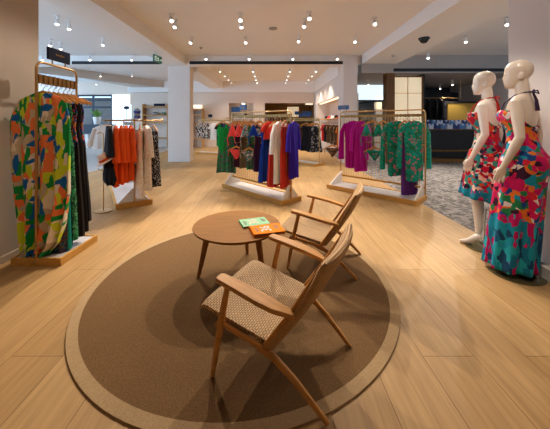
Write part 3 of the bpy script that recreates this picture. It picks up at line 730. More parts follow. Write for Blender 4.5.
hang(rc(.52, -.03, zc), yc+R(95), g_dress, 'dress', 'dress', 'long coral red dress between blue and white dresses', M['cred'], w=.17, h=1.05, flare=.19, seed=62, depth=.05)
hang(rc(.64, -.02, zc), yc+R(100), g_robe, 'robe', 'robe', 'long white robe near the front post of the centre rack', M['cwhite'], w=.125, h=1.05, flare=.17, seed=63, sl=.5, depth=.045)
hang(rc(.74, .0, zc), yc+R(104), g_dress, 'dress', 'dress', 'narrow terracotta dress tucked behind the white robe', M['cred'], w=.15, h=1.05, flare=.15, seed=64, depth=.03)
hang(rc(.845, .10, zc), yc+R(112), g_robe, 'dress', 'dress', 'royal blue dress at the post end of the centre rack', M['croyal'], w=.12, h=.95, flare=.15, seed=65, sl=.45, depth=.045)
for i_, (u_, m_, lab_) in enumerate(((-.6, 'cwine', 'wine dress behind the coral swimwear on the centre rack'), (-.38, 'ckhaki', 'khaki dress on the rear side of the centre rack'), (-.16, 'tiedye', 'green plum dress on the rear side of the centre rack'), (.06, 'cwine', 'wine dress behind the floral swimwear on the centre rack'))):
    hang(rc(u_, .0, zc), yc+R(90), g_dress, 'dress', 'dress', lab_, M[m_], w=.16, h=.85, flare=.16, seed=140+i_, depth=.03)
sign('blue sign on the centre rack above the coral bikini tops', rc(-.48, 0, 1.588), yc, .22, .1, M['blue'])

# Rack D: right rack
D0 = ((1.15+2.78)/2, (5.81+4.92)/2, 0); DA = math.degrees(math.atan2(-1.24, 1.22))
rd = rk(D0, DA); yd = R(DA)
rackD = rack('brass grille rack of magenta and teal beachwear behind the easy chairs', D0, DA, 1.75, .54, 1.60, .235, 1.48, .97, 30, True)
zd = 1.475; fd = .17
M['brownprint'] = print_mat('brown animal print', [rgb(90, 66, 46), rgb(50, 36, 28), rgb(140, 104, 74)], 40, .8)
M['tealprint'] = print_mat('teal floral print', [rgb(10, 148, 130), rgb(8, 132, 118), rgb(14, 160, 138), rgb(20, 120, 92), rgb(10, 146, 130), rgb(12, 140, 122), rgb(8, 138, 120), rgb(170, 110, 120), rgb(10, 138, 126), rgb(30, 110, 70)], 16, .9)
M['cplum'] = cloth('plum cloth', rgb(84, 36, 104))
M['tealmist'] = print_mat('misty teal print', [rgb(120, 150, 124), rgb(150, 160, 130), rgb(90, 140, 120)], 20, .9)
arms_ = MB()
for u_, v_, z_ in ((-.90, .0, zl), (-.06, .12, zd), (.14, .14, zd), (-.02, .12, zl)):
    arms_.tube([(u_, .235, z_+.004), (u_, v_-.03, z_+.004)], .005, 6)
arms_.build('peg_arms', M['golddark'], rackD)
hang(rd(-.90, .0, zl), yd+R(20), g_bikini_bottom, 'bikini_brief', 'bikini bottom', 'brown print bikini bottom at the rack end near the alcove', M['brownprint'], w=.19)
hang(rd(-.50, fd, zd), yd+R(30), g_robe, 'robe', 'robe', 'magenta robe on the grille rack', M['cmag'], w=.155, h=.95, flare=.17, seed=70, sl=.75, depth=.06)
hang(rd(-.33, fd-.01, zd), yd+R(70), g_robe, 'dress', 'dress', 'darker magenta dress beside the magenta robe', M['cmag'], w=.14, h=1.0, flare=.15, seed=71, depth=.045)
hang(rd(-.06, .12, zd), yd+R(28), g_bikini_top, 'bikini_bra', 'bikini top', 'teal floral bikini top on the grille rack', M['tealprint'], w=.21, k=1.5)
hang(rd(.14, .14, zd), yd+R(40), g_bikini_top, 'bikini_bra', 'bikini top', 'teal floral bikini top half hidden next to the teal kimono', M['tealprint'], w=.16, k=1.3)
hang(rd(-.02, .12, zl), yd+R(28), g_bikini_bottom, 'bikini_brief', 'bikini bottom', 'teal floral bikini bottom on the lower rail of the grille rack', M['tealprint'], w=.2)
hang(rd(.38, fd, zd), yd+R(40), g_robe, 'kimono', 'kimono', 'teal floral kimono nearer the bikinis on the grille rack', M['tealprint'], w=.125, h=1.0, flare=.15, seed=72, sl=.85, depth=.05)
hang(rd(.53, fd, zd), yd+R(60), g_dress, 'dress', 'dress', 'misty green dress between the two teal kimonos', M['tealmist'], w=.13, h=.72, flare=.13, seed=73, depth=.04)
hang(rd(.61, fd, zd), yd+R(60), g_dress, 'dress', 'dress', 'long plum dress whose hem shows below the teal kimonos', M['cplum'], w=.13, h=1.33, flare=.16, seed=75, depth=.05)
hang(rd(.69, fd, zd), yd+R(40), g_robe, 'kimono', 'kimono', 'teal floral kimono by the end post of the grille rack', M['tealprint'], w=.13, h=1.05, flare=.15, seed=74, sl=.8, depth=.05)
sign('blue sign on the far end of the grille rack by the alcove', rd(-.78, .235, 1.613), yd, .26, .09, M['blue'])

# Rack E / rack H: further racks
E0 = (-2.45, 12.0, 0)
re_ = rk(E0, -20)
rack('far brass rack of black and cream florals beside the white column', E0, -20, 1.6, .5, 1.5, 0, 1.42, None, ends=False)
for i, (x, lab, mm, w_) in enumerate(((-.62, 'black and cream floral blouse nearest the white column', 'bwfloral', .25), (-.35, 'black and cream floral tunic second from the white column', 'bwfloral', .22), (.05, 'ivory top between florals and dark tops on the far rack', 'cwhite', .2), (.35, 'dark navy tunic on the far floral rack', 'cblack', .22), (.62, 'charcoal dress behind the green swimsuit on the far rack', 'cnavy', .2))):
    hang(re_(x, -.03, 1.415), R(-20+15), g_tee, ('blouse', 'tunic', 'camisole', 'tunic', 'dress')[i], 'top', lab, M[mm], w=w_, h=(.62, .66, .7, .8, .95)[i], seed=80+i)
tag(MB().tube([(0, 0, 0), (0, 0, .09)], .01, 8).box(-.09, .09, -.01, .01, .07, .2).build('rack_sign', M['navy'], None, False, loc=re_(-.2, 0, 1.513)), 'small navy sign on the far floral rack by the column', 'sign')
H0 = (1.05, 9.3, 0); rh = rk(H0, -50)
rack('far brass rack of black wear behind the royal blue dress', H0, -50, 1.5, .5, 1.5, 0, 1.42, None, ends=False)
M['silver'] = print_mat('black silver print', [rgb(24, 24, 26), rgb(150, 146, 140), rgb(30, 30, 32)], 14, .9)
for i, (x, lab, mm) in enumerate(((.5, 'black dress at the front of the far black-wear rack', 'cblack'), (.62, 'silver and black dress on the far black-wear rack', 'silver'), (.2, 'black tunic in the middle of the far black-wear rack', 'cblack'))):
    hang(rh(x, -.03, 1.415), R(-20), g_dress, 'dress', 'dress', lab, M[mm], w=.2, h=.82, seed=90+i, flare=.2)
sign('blue sign on the far rack of black wear', rh(.1, 0, 1.513), R(-8), .4, .1, M['blue'])

# back wall pieces
hp = at(235.5, 109.5, 15.6)
box_thing('sign_board', 'blue sign in the small back wall niche', 'sign', hp.x-.26, hp.x+.26, 15.72, 15.76, hp.z-.15, hp.z+.15, M['blue'])
box_thing('shelf', 'cream shelf across the small back wall niche', 'shelf', -2.3, -1.06, 15.75, 16.2, 1.55, 1.6, M['white'])
t = thing('dark_vase', 'dark squat vase on the niche shelf', 'vase', (-1.45, 15.9, 1.60))
MB().lathe([(.08, 0), (.17, .06), (.15, .16), (.07, .22), (.09, .26)], 18).build('body', M['darkwood'], t)
MB().lathe([(.085, .255), (.1, .27), (.06, .27)], 18).build('rim', M['black'], t)
box_thing('downlight', 'small white downlight glowing in the niche ceiling', 'lamp', -1.65, -1.5, 15.8, 15.95, 2.40, 2.44, M['lens'])
hp = at(293, 112, 17.1)
box_thing('lightbox', 'square cream lightbox on the wooden bay wall', 'lightbox', hp.x-.35, hp.x+.35, 17.1, 17.2, hp.z-.3, hp.z+.32, M['panel_cream'])
for px, lab in ((297, 'small blue sign under the cream lightbox'), (307, 'wider blue sign near the bay corner')):
    hp = at(px, 113, 16.4); w = .14 if px < 300 else .28
    t = thing('sign_board', lab, 'sign', (hp.x, hp.y, hp.z-.1))
    B(-w, w, -.02, .02, 0, .2).build('board', M['blue'], t, False); MB().tube([(0, 0, -hp.z+.1), (0, 0, 0)], .012, 8).build('post', M['golddark'], t)
box_thing('counter', 'low walnut counter inside the wooden bay', 'counter', .2, 2.0, 16.6, 17.1, 0, 1.05, M['darkwood'])
box_thing('added_strip_lamp', 'added strip light at the top corner of the wooden bay', 'lamp', 1.95, 2.38, 15.75, 15.85, 2.36, 2.43, M['panel_shelf'])  # lamp added to lighten the bay's wood interior
# alcove in the side wall
t = thing('alcove_shelf', 'oak shelf with hats in the lit alcove', 'shelf', (2.85, 12.2, 0))
B(-.35, .2, -2.2, 2.2, 1.5, 1.54).build('board', M['shelfwood'], t, False)
MB().tube([(-.25, -2.1, 1.34), (-.25, 2.1, 1.34)], .015, 8).build('hang_rail', M['gold'], t)
for y in (-2.0, 0, 2.0): MB().tube([(-.25, y, 1.34), (-.25, y, 1.5)], .01, 6).build('bracket', M['gold'], t)
for i, (y, mm, lab) in enumerate(((10.5, 'cpink', 'pale hat nearest the pier on the alcove shelf'), (11.1, 'cbrightred', 'red hat on the alcove shelf'), (11.7, 'cblack', 'black hat in the middle of the alcove shelf'), (12.4, 'cwhite', 'white hat on the alcove shelf'), (13.1, 'cneon', 'coral hat on the alcove shelf'), (13.8, 'cblack', 'black hat at the far end of the alcove shelf'))):
    hat(lab, (2.78, y, 1.54), M[mm], None, .2)
for i, (y, mm, lab) in enumerate(((10.4, 'corangelight', 'apricot blouse nearest the pier in the alcove'), (10.9, 'ckhaki', 'khaki blouse in the alcove'), (11.6, 'ckhaki', 'brown tunic in the middle of the alcove'), (12.3, 'brownprint', 'brown print tunic in the alcove'), (12.9, 'cblack', 'black tunic in the alcove'), (13.5, 'cbrightred', 'red blouse in the far half of the alcove'))):
    hang((2.6, y, 1.322), R(35), g_tee, 'blouse', 'blouse', lab, M[mm], w=.24, h=.75, seed=100+i)
box_thing('alcove_lamp', 'strip lamp hidden along the top of the alcove', 'lamp', 2.52, 2.6, 10.0, 14.4, 2.27, 2.32, M['panel_shelf'])

# right background: bright shop behind glass, post, cream panel, dark shop
gy = 9.32
struct('window_1', B(2.86, 3.83, gy, gy+.02, 0, 3.0), M['glass'])
struct('wall_far_shop', B(2.5, 8.6, 17.4, 17.6, 0, 3.62), M['plaster'])
struct('ceiling_far_shop', B(2.86, 8.6, 9.6, 17.6, 3.0, 3.1), M['greysoffit'])
box_thing('light_fascia', 'wide bluish glowing fascia inside the glazed shop', 'light fascia', 3.6, 5.08, 12.2, 12.3, 2.36, 3.0, M['panel_sky'])
t = thing('ceiling_track', 'dark track with a teal sign in the glazed shop', 'track', (5.6, 13.6, 2.3))
MB().tube([(-1.1, .6, .02), (.6, -.8, .22)], .02, 8).build('rail', M['darkmetal'], t)
B(.3, .75, -.75, -.7, .1, .28).build('sign_face', M['cteal'], t, False)
MB().tube([(-.9, .45, .05), (-.9, .45, .7)], .01, 6).build('rod', M['darkmetal'], t)
MB().tube([(.5, -.7, .2), (.5, -.7, .7)], .01, 6).build('rod', M['darkmetal'], t)
shelf_unit('tall pale shelving inside the glazed shop', 4.6, 5.9, 14.4, (.5, 1.0, 1.5, 1.95), 2.15, M['white'])
shelf_unit('second pale shelving deeper in the glazed shop', 6.0, 6.9, 15.6, (.5, 1.0, 1.5, 2.0), 2.3, M['white'])
hp = at(378, 106, 12.2)
t = thing('table_lamp', 'small amber box lamp in the glazed shop', 'lamp', (hp.x, 12.2, 0))
B(-.12, .12, -.12, .12, hp.z-.14, hp.z+.16).build('lamp_shade', M['panel_cream'], t, False, bevel=.01)
B(-.14, .14, -.14, .14, 0, hp.z-.14).build('pedestal', M['white'], t, False)
box_thing('shop_table', 'white display table inside the glazed shop', 'table', 3.4, 4.4, 12.6, 13.4, 0, 1.2, M['white'])
struct('door_frame_1', B(3.83, 4.10, 9.2, 9.5, 0, 3.0), M['postwood'])
t = thing('lightbox', 'tall backlit cream panel with thin dark joints beside the walnut post', 'light panel', (4.6, 9.35, 0))
B(-.46, .46, 0, .06, .05, 2.88).build('panel_face', M['panel_cream'], t, False)
k = MB().box(-.01, .01, -.012, 0, .05, 2.88)
for z in (.6, 1.48, 2.35): k.box(-.46, .46, -.012, 0, z-.008, z+.008)
k.build('joint_strips', M['golddark'], t, False)
k = MB().box(-.5, -.46, -.02, .08, 0, 2.92).box(.46, .52, -.02, .08, 0, 2.92).box(-.46, .46, -.02, .08, 2.88, 2.92).box(-.46, .46, -.02, .08, 0, .05)
k.build('frame', M['postwood'], t, False)
struct('wall_dark_shop', MB().box(5.12, 8.5, 13.2, 13.3, 0, 3.0).box(5.12, 5.2, 9.4, 13.2, 0, 3.0), M['darkshop'])
struct('floor_dark_shop', B(5.2, 8.5, 9.9, 13.2, 0, .012), M['darkshop'])
struct('trim_dark_header', B(5.2, 8.5, 12.6, 12.8, 2.1, 2.72), M['darkshop'])
box_thing('lightbox', 'glowing gold wall panel in the dark shop behind the mannequins', 'light panel', 7.0, 8.45, 11.0, 11.06, .95, 2.12, M['panel_gold'])
box_thing('cabinet', 'dark cabinet wall carrying the gold glowing panel', 'cabinet', 6.9, 8.45, 11.06, 11.3, 0, 2.2, M['darkshop'])
for i, px in enumerate((429, 436, 442)):
    hp = at(px, 98, 10.9)
    hang((hp.x, hp.y, hp.z), R(60), g_robe, 'jacket', 'jacket', 'black jacket in the dark shop, %s from the cream panel' % ('first', 'second', 'third')[i], M['cblack'], w=.2, h=.7, seed=120+i)
hp = at(436, 98, 10.9)
t = thing('wall_rail', 'thin brass rail for jackets in the dark shop', 'rail', (hp.x, 10.9, hp.z))
MB().tube([(-.55, 0, 0), (1.0, 0, 0)], .012, 8).build('rail', M['gold'], t)
MB().tube([(-.5, 0, 0), (-.5, 0, 3.0-hp.z)], .01, 8).build('drop_rod', M['gold'], t)
MB().tube([(.95, 0, 0), (.95, 0, 3.0-hp.z)], .01, 8).build('drop_rod', M['gold'], t)
# shirt display
sx0, sx1 = at(424, 0, 9.7).x, at(512, 0, 9.7).x
t = thing('display_counter', 'dark tiered counter of folded shirts in the dark shop', 'counter', ((sx0+sx1)/2, 9.9, 0)); w = (sx1-sx0)/2
B(-w, w, -.05, .5, .12, 1.12).build('carcass', M['darkshop'], t, False)
B(-w, w, -.25, .0, .35, .40).build('lower_shelf', M['nichewood'], t, False)
B(-w, w, -.42, .3, .0, .12).build('plinth', M['nichewood'], t, False)
B(-w, w, -.2, .55, 1.10, 1.13).build('top', M['nichewood'], t, False)
B(-w, w, .15, .5, 1.13, 1.26).build('riser', M['nichewood'], t, False)
M['shirta'] = cloth('sky shirt', rgb(96, 140, 190)); M['shirtb'] = cloth('white shirt', rgb(214, 220, 230)); M['shirtc'] = cloth('indigo shirt', rgb(58, 78, 132))
first = None
for row, (dy, z0, lab) in enumerate(((-.02, 1.13, 'folded blue and white shirt in the front row on the dark counter'), (.32, 1.26, 'folded blue and white shirt in the rear row on the dark counter'))):
    for i in range(13):
        x = sx0+.12+i*.225+(.08 if row else 0)
        if x > sx1-.1: continue
        t = thing('folded_shirt', lab, 'shirt', (x, 9.9+dy, z0), R(random.uniform(-6, 6)), 'folded shirts in the %s row' % ('front', 'rear')[row])
        if first is None:
            pass
        k = (i+row) % 3
        MB().box(-.095, .095, -.012, .03, 0, .19).build('body', M[('shirta', 'shirtb', 'shirtc')[k]], t, False, bevel=.006)
        MB().add([(-.05, -.02, .19), (.05, -.02, .19), (0, -.022, .12), (-.05, .0, .19), (.05, .0, .19), (0, -.012, .12)], [(0, 1, 2), (5, 4, 3), (0, 3, 4, 1), (1, 4, 5, 2), (2, 5, 3, 0)]).build('collar', M[('shirtb', 'shirta', 'shirtb')[k]], t, False)
        first = t

# ------------------------------------------------------------------ ceiling fixtures
t = thing('exit_sign', 'green running-man exit sign hanging under the beam by the column', 'exit sign', (at(157.5, 58, 7.7).x, 7.7, 3.31), R(80))
B(-.19, .19, -.02, .02, -.29, -.09).build('panel', M['exit'], t, False, bevel=.004)
for s in (-1, 1): MB().tube([(s*.14, 0, 0), (s*.14, 0, -.09)], .008, 8).build('rod', M['lampwhite'], t)
pc = MB()
for s in (-1, 1):
    y = s*.0215
    T = lambda x, z: (x, y, -.195+z)
    pc.ell((-.01, y, -.135), (.014, .002, .014), 10, 6)
    for a, b in (((-.015, .04), (.0, -.005)), ((0, -.005), (.035, -.03)), ((.035, -.03), (.03, -.065)), ((0, -.005), (-.025, -.04)), ((-.025, -.04), (-.055, -.045)), ((-.012, .035), (.03, .02)), ((-.015, .035), (-.045, .01)), ((.08, 0), (.16, 0)), ((.16, 0), (.135, .025)), ((.16, 0), (.135, -.025)), ((-.1, .06), (-.1, -.07)), ((-.1, .06), (-.15, .06)), ((-.15, .06), (-.15, -.07))):
        pc.tube([T(*a), T(*b)], (.0075), 6)
pc.build('pictogram', M['exitwhite'], t)
lp = []
def spotlight(label, base, aim, power, grp, size=62, col=(1, .87, .72), body=True, sc_=1.0, zb=None):
    base = Vector(base); d = (Vector(aim)-(base-Vector((0, 0, .12)))).normalized()
    tilt = min(math.acos(max(-1, min(1, -d.z))), R(38)); az = math.atan2(d.y, d.x)
    t = thing('ceiling_spotlight', label, 'spotlight', base, az, grp)
    MB().lathe([(.004, 0), (.058, 0), (.056, -.018), (.004, -.02)], 18).build('mounting_plate', M['lampwhite'], t)
    MB().tube([(0, 0, -.015), (0, 0, -.075)], .011, 8).build('stem', M['lampwhite'], t)
    Mx = Matrix.Translation((0, 0, -.07)) @ Matrix.Rotation(-tilt, 4, 'Y')
    for nm, pr, mm in (('barrel', [(.01, .0), (.036, -.004), (.041, -.125), (.037, -.127), (.034, -.112)], 'lampwhite'), ('lens', [(.002, -.112), (.034, -.114), (.0345, -.122), (.028, -.138), (.014, -.147), (.002, -.149)], 'lens')):
        m = MB().lathe(pr, 18); m.v = [tuple(Mx @ Vector(v)) for v in m.v]; br_ = m.build(nm, M[mm], t if nm == 'barrel' else br_)
    if power:
        la = bpy.data.lights.new('spot_bulb', 'SPOT'); la.energy = power; la.color = col; la.spot_size = R(size); la.spot_blend = .6; la.shadow_soft_size = .028
        lo = bpy.data.objects.new('spot_bulb', la); C.objects.link(lo)
        wp = Matrix.Translation(base) @ Matrix.Rotation(az, 4, 'Z') @ Mx @ Vector((0, 0, -.165))
        lo.location = wp; lo.rotation_euler = (Vector(aim)-wp).to_track_quat('-Z', 'Y').to_euler()
    return t
GM = 'white spotlights on the ceiling between the beams'; GL = 'white spotlights on the ceiling by the pier'; GR = 'white spotlights on the ceiling over the carpet'; GF = 'small spotlights in the far ceiling bay'
P = 120
main = [((171.4, 14.2), (-.6, 2.3, 0), 'front-row white spotlight nearest the column beam'),
        ((176, 20), (-2.3, 4.6, .8), 'white spotlight paired just behind the front-row one by the column beam'),
        ((240.4, 13.7), (-.3, 2.4, 0), 'front-row white spotlight above the round table, first of its pair'),
        ((240.8, 19.5), (-.3, 5.2, .8), 'rear lamp of the front-row pair above the round table'),
        ((309, 12), (.6, 2.3, 0), 'front-row white spotlight above the far easy chair'),
        ((305, 19), (.1, 5.0, .8), 'lamp paired close behind the spotlight above the far easy chair'),
        ((374, 17.7), (1.9, 3.4, .5), 'front-row white spotlight nearest the plain right-hand beam'),
        ((192, 37.4), (-2.6, 5.3, .7), 'second-row white spotlight nearest the column beam'),
        ((245.8, 37), (-.6, 5.5, .7), 'second-row white spotlight over the centre rack'),
        ((299, 36), (.2, 5.2, .7), 'second-row white spotlight past the ceiling speaker disc'),
        ((354.7, 36), (1.9, 5.5, .7), 'second-row white spotlight nearest the grille rack'),
        ((208, 56.5), (-1.6, 7, 0), 'back-row white spotlight beside the column at the air slot'),
        ((250, 56.5), (-.7, 7, 0), 'back-row white spotlight second from the column at the air slot'),
        ((292, 56.3), (.8, 7.2, 0), 'back-row white spotlight third from the column at the air slot'),
        ((335.8, 56.2), (1.4, 7.2, 0), 'back-row white spotlight fourth from the column at the air slot')]
for (px, py), aim, lab in main:
    b = onceil(px, py); b.y = min(b.y, 9.12)
    spotlight(lab, b, aim, P*(3.5 if aim[1] < 3 else   .3 if aim[1] == 3.4 else 2.2 if aim[1] >= 7 else 1.1 if aim[1] > 5.1 else 1.1), GM)
left = [((57.3, 15.7), 'larger spotlight above the tall rack sign, nearest the camera'), ((69.3, 21), 'spotlight beside the largest one above the tall rack sign'),
        ((50.4, 39), 'spotlight close to the pier edge above the tall rack'), ((61, 42.6), 'spotlight right above the navy tall-rack sign'),
        ((103, 38.4), 'lone spotlight midway between the pier and the column beam'), ((90, 54.5), 'spotlight near the air slot beyond the navy sign'),
        ((132, 54.8), 'spotlight near the air slot close to the exit sign'), ((46, 55.5), 'spotlight low by the pier edge near the air slot')]
for (px, py), lab in left:
    b = onceil(px, py); b.y = min(b.y, 9.15); spotlight(lab, b, (b.x+.4, b.y-.8, 0), 60, GL, 75, (.92, .95, 1))
right = [((465.4, 35.6), 'white spotlight above the paler mannequin'), ((428, 52), 'white spotlight by the black dome camera'), ((506, 17), 'white spotlight at the edge of the white pillar')]
for (px, py), lab in right:
    b = onceil(px, py, 3.31 if px < 440 else 3.6); b.y = min(b.y, 9.0); spotlight(lab, b, (b.x-.6, b.y-1.4, 0), 280, GR, 120, (1, .88, .74))
for px, py, lab, pw in ((433, 86, 'lit spotlight in the dark shop ceiling near the cream panel', 110), (452, 80, 'spotlight in the dark shop ceiling by the paler mannequin', 110), (500, 80, 'spotlight in the dark shop ceiling between the mannequin heads', 110), (368, 80, 'added spotlight in the glazed shop ceiling beside the alcove pier', 140), (380, 86, 'added rear spotlight in the glazed shop ceiling', 140)):  # the glazed shop pair is added to brighten its ceiling
    b = onceil(px, py, 3.0); b.y = min(max(b.y, 9.9), 12.0); spotlight(lab, b, (b.x+.1, b.y-.5, 0), pw, 'small spotlights in the shops beyond', 110, (1, .94, .88))
cols_ = ((-2.05, 'by the column side'), (-.72, 'second from the column side'), (.75, 'third from the column side'), (1.8, 'by the alcove wall'))
for i, (x, w1) in enumerate(cols_):
    for j, y in enumerate((11.2, 12.3, 13.4, 14.4)):
        spotlight('far-bay spotlight %s, %s lamp past the cross beam' % (w1, ('first', 'second', 'third', 'fourth')[j]), (x, y, 3.6), (x+.2*(1 if x > 0 else -1), y+.3, 0), 130 if j % 2 == 0 else 60, GF, 100)
for i, (px, py) in enumerate(((100.7, 72), (132, 72), (142.4, 83), (163, 83.5), (94.6, 84.5), (112, 84.5))):
    b = onceil(px, py); b.y = min(b.y, 15.0)
    spotlight('far spotlight over the steel storefront bay, %s counted from the pier' % ('second', 'fourth', 'fifth', 'sixth', 'first', 'third')[i], b, (b.x, b.y-.3, 0), 70 if i % 2 == 0 else 0, GF, 90, (1, .95, .9))
# added spotlights, unseen above the frame, to light seating, racks and mannequins
for i, (x, y, aim, pw) in enumerate(((-.9, 4.3, (-2.2, 2.8, 1.0), P), (1.6, 4.0, (2.25, 2.6, 1.0), P*.85), (1.0, 1.2, (2.2, 2.6, .9), P*.9), (-1.4, 1.0, (-2.3, 2.7, 1.0), P*.42), (.1, 3.4, (-.3, 5.3, .9), P*.4), (1.2, 3.2, (2.0, 5.2, .9), P*.45), (.9, 2.6, (1.4, 1.8, 0), P*.35), (1.9, 4.4, (2.3, 3.0, 1.1), P*.6))):
    spotlight('added unseen ceiling spotlight over the seating, fixture %s of the near row' % ('one', 'two', 'three', 'four', 'five', 'six', 'seven', 'eight')[i], (x, y, 3.6), aim, pw, GM, 46 if aim[0] > 2.1 else 62, (1, .93, .84) if aim[0] > 2.1 else (1, .87, .72))
tag(MB().lathe([(.004, 0), (.1, 0), (.1, -.012), (.07, -.02), (.004, -.016)], 24).build('ceiling_speaker', M['greysoffit'], None, loc=onceil(273, 28.5)), 'round grey ceiling speaker disc between the spotlights', 'speaker')
hp = onceil(424, 38, 3.31)
t = thing('dome_camera', 'black dome security camera under the plain beam', 'camera', hp)
MB().lathe([(.004, 0), (.12, 0), (.12, -.03), (.1, -.035)], 24).build('ring', M['darkmetal'], t)
MB().lathe([(.098, -.032), (.09, -.07), (.055, -.11), (.004, -.125)], 24).build('dome', mat('dome glass', rgb(14, 14, 16), .08, var=.02), t)
for px, py, z, lab in ((476, 11.5, 3.6, 'flat smoke detector near the pillar over the carpet'), (393, 55.3, 3.31, 'tiny sprinkler under the plain beam end'), (201, 47.5, 3.6, 'tiny sprinkler between the second and back spotlight rows')):
    tag(MB().lathe([(.004, 0), (.05, 0), (.045, -.02), (.02, -.045), (.004, -.045)], 16).build('smoke_detector' if 'smoke' in lab else 'sprinkler', M['greysoffit'], None, loc=onceil(px, py, z)), lab, 'detector' if 'smoke' in lab else 'sprinkler')

# ------------------------------------------------------------------ platform and mannequins
tag(B(2.39, 2.65, 1.2, 2.47, .0, .11).build('display_platform', [mat('platform top', rgb(214, 206, 198), .4, var=.02)], None, False, bevel=.004), 'low pale platform at the foot of the pillar beside the maxi-dress mannequin', 'platform')

def ring(c, rx, ry, n=24, rot=0, pw=1.0):
    out = []
    for i in range(n):
        a = 2*math.pi*i/n; x = rx*math.copysign(abs(math.cos(a))**pw, math.cos(a)); y = ry*math.copysign(abs(math.sin(a))**pw, math.sin(a))
        out.append(Vector((c[0]+x*math.cos(rot)-y*math.sin(rot), c[1]+x*math.sin(rot)+y*math.cos(rot), c[2])))
    return out
LIFT = .065
TORSO = [(.82, .0, .150, .10), (.88, .005, .170, .120), (.95, .008, .166, .118), (1.01, .0, .142, .098), (1.09, -.005, .112, .082), (1.16, -.008, .120, .085), (1.23, -.01, .136, .098), (1.30, -.012, .148, .105), (1.37, -.005, .160, .092), (1.42, .0, .165, .070), (1.445, .003, .125, .058), (1.465, .005, .075, .052), (1.49, .002, .052, .050), (1.56, -.006, .048, .050), (1.60, -.012, .046, .048)]
def torso_at(z):
    z -= LIFT
    for a, b in zip(TORSO, TORSO[1:]):
        if a[0] <= z <= b[0]:
            u = (z-a[0])/(b[0]-a[0]); return [lerp(a[i], b[i], u) for i in (1, 2, 3)]
    return TORSO[0][1:] if z < TORSO[0][0] else TORSO[-1][1:]
def mannequin(label, loc, heading, scale, skin, step=.05, headturn=0, armfwd=.09, lean=.0):
    t = thing('mannequin', label, 'mannequin', loc, R(heading+90)); t.scale = (scale,)*3
    m = MB(); L_ = LIFT
    m.loft([ring((0, y, z+L_), rx, ry, 28) for z, y, rx, ry in TORSO])
    for s in (-1, 1): m.ell((s*.068, -.088, 1.275+L_), (.058, .055, .058))
    for s in (-1, 1): m.ell((s*.075, .07, .89+L_), (.085, .065, .085))
    # head
    HT = Matrix.Translation((0, -.02, 1.6+L_)) @ Matrix.Rotation(R(headturn), 4, 'Z')
    hd = [(-.075, -.058, .022, .022), (-.06, -.055, .038, .038), (-.035, -.045, .050, .058), (0, -.026, .060, .082), (.035, -.012, .066, .094), (.07, -.005, .072, .097), (.10, -.003, .073, .094), (.13, -.002, .064, .082), (.153, -.002, .045, .058), (.166, -.002, .016, .02)]
    m.loft([[HT @ p for p in ring((0, y, z), rx, ry, 24)] for z, y, rx, ry in hd])
    m.loft([[HT @ p for p in ring((0, y, z), rx, ry, 10)] for z, y, rx, ry in [(.055, -.091, .006, .008), (.03, -.098, .008, .012), (.008, -.103, .011, .013), (-.002, -.098, .010, .008)]])
    m.ell((0, -.093, -.022), (.019, .011, .006), T=HT); m.ell((0, -.091, -.033), (.017, .011, .007), T=HT); m.ell((0, -.082, -.058), (.02, .016, .016), T=HT)
    for s in (-1, 1):
        m.ell((s*.028, -.088, .048), (.017, .012, .007), T=HT)
        m.ell((s*.066, .012, .022), (.008, .02, .032), T=HT)
    # legs: slight stride, heels raised
    for s in (-1, 1):
        st = (-step if s > 0 else step*.7)-lean
        m.tube([(s*.088, .0, .90+L_), (s*.09, -.004+st*.2, .78+L_), (s*.086, -.008+st*.45, .62+L_), (s*.078, -.012+st*.8, .47+L_), (s*.077, .008+st*.9, .36+L_), (s*.074, .018+st, .22+L_), (s*.072, .02+st, .09+L_)],
               [.088, .086, .072, .052, .054, .040, .030], 16)
        m.tube([(s*.072, .045+st, .085+L_*.55), (s*.074, .0+st, .085+L_*.3), (s*.078, -.07+st, .038), (s*.082, -.115+st, .02), (s*.084, -.15+st, .014)], [(.028, .026), (.03, .034), (.034, .026), (.034, .017), (.02, .012)], 12)
    # arms with hands
    for s in (-1, 1):
        f = armfwd if s > 0 else armfwd*.4
        sh = Vector((s*.172, .005, 1.395+L_)); el = Vector((s*.215, .045, 1.115+L_)); wr = Vector((s*.222, .045-f, .875+L_))
        m.tube([sh+Vector((-s*.03, 0, .01)), sh, lerp(sh, el, .4), lerp(sh, el, .8), el, lerp(el, wr, .3), lerp(el, wr, .75), wr], [.035, .044, .042, .036, .034, .035, .026, .0215], 14)
        d = (wr-el).normalized(); d = (d+Vector((0, -.02, -.35))).normalized()
        pa = wr+d*.045; kn = wr+d*.095
        m.tube([wr-d*.01, wr+d*.02, pa, kn], [(.022, .018), (.017, .027), (.0155, .038), (.013, .040)], 12)
        side = Vector((0, -1, 0)); side = (side-d*side.dot(d)).normalized()
        for q, ln in enumerate((.072, .08, .074, .058)):
            b0 = kn+side*(.031-.0208*q)-d*.012
            inn = Vector((-s*1, 0, 0))
            m.tube([b0, b0+d*ln*.5+inn*.003, b0+d*ln*.82+inn*.009, b0+d*ln+inn*.016], [.0084, .0080, .0074, .006], 8)
        b0 = wr+d*.03+side*.022
        m.tube([b0, b0+d*.035+side*.022, b0+d*.065+side*.026+Vector((-s*.012, 0, 0))], [.013, .0115, .008], 8)
    o = m.build('body', skin, t)
    rm = o.modifiers.new('join', 'REMESH'); rm.mode = 'VOXEL'; rm.voxel_size = .0047; rm.use_smooth_shade = True
    sm = o.modifiers.new('soften', 'SMOOTH'); sm.iterations = 3; sm.factor = .5
    return t
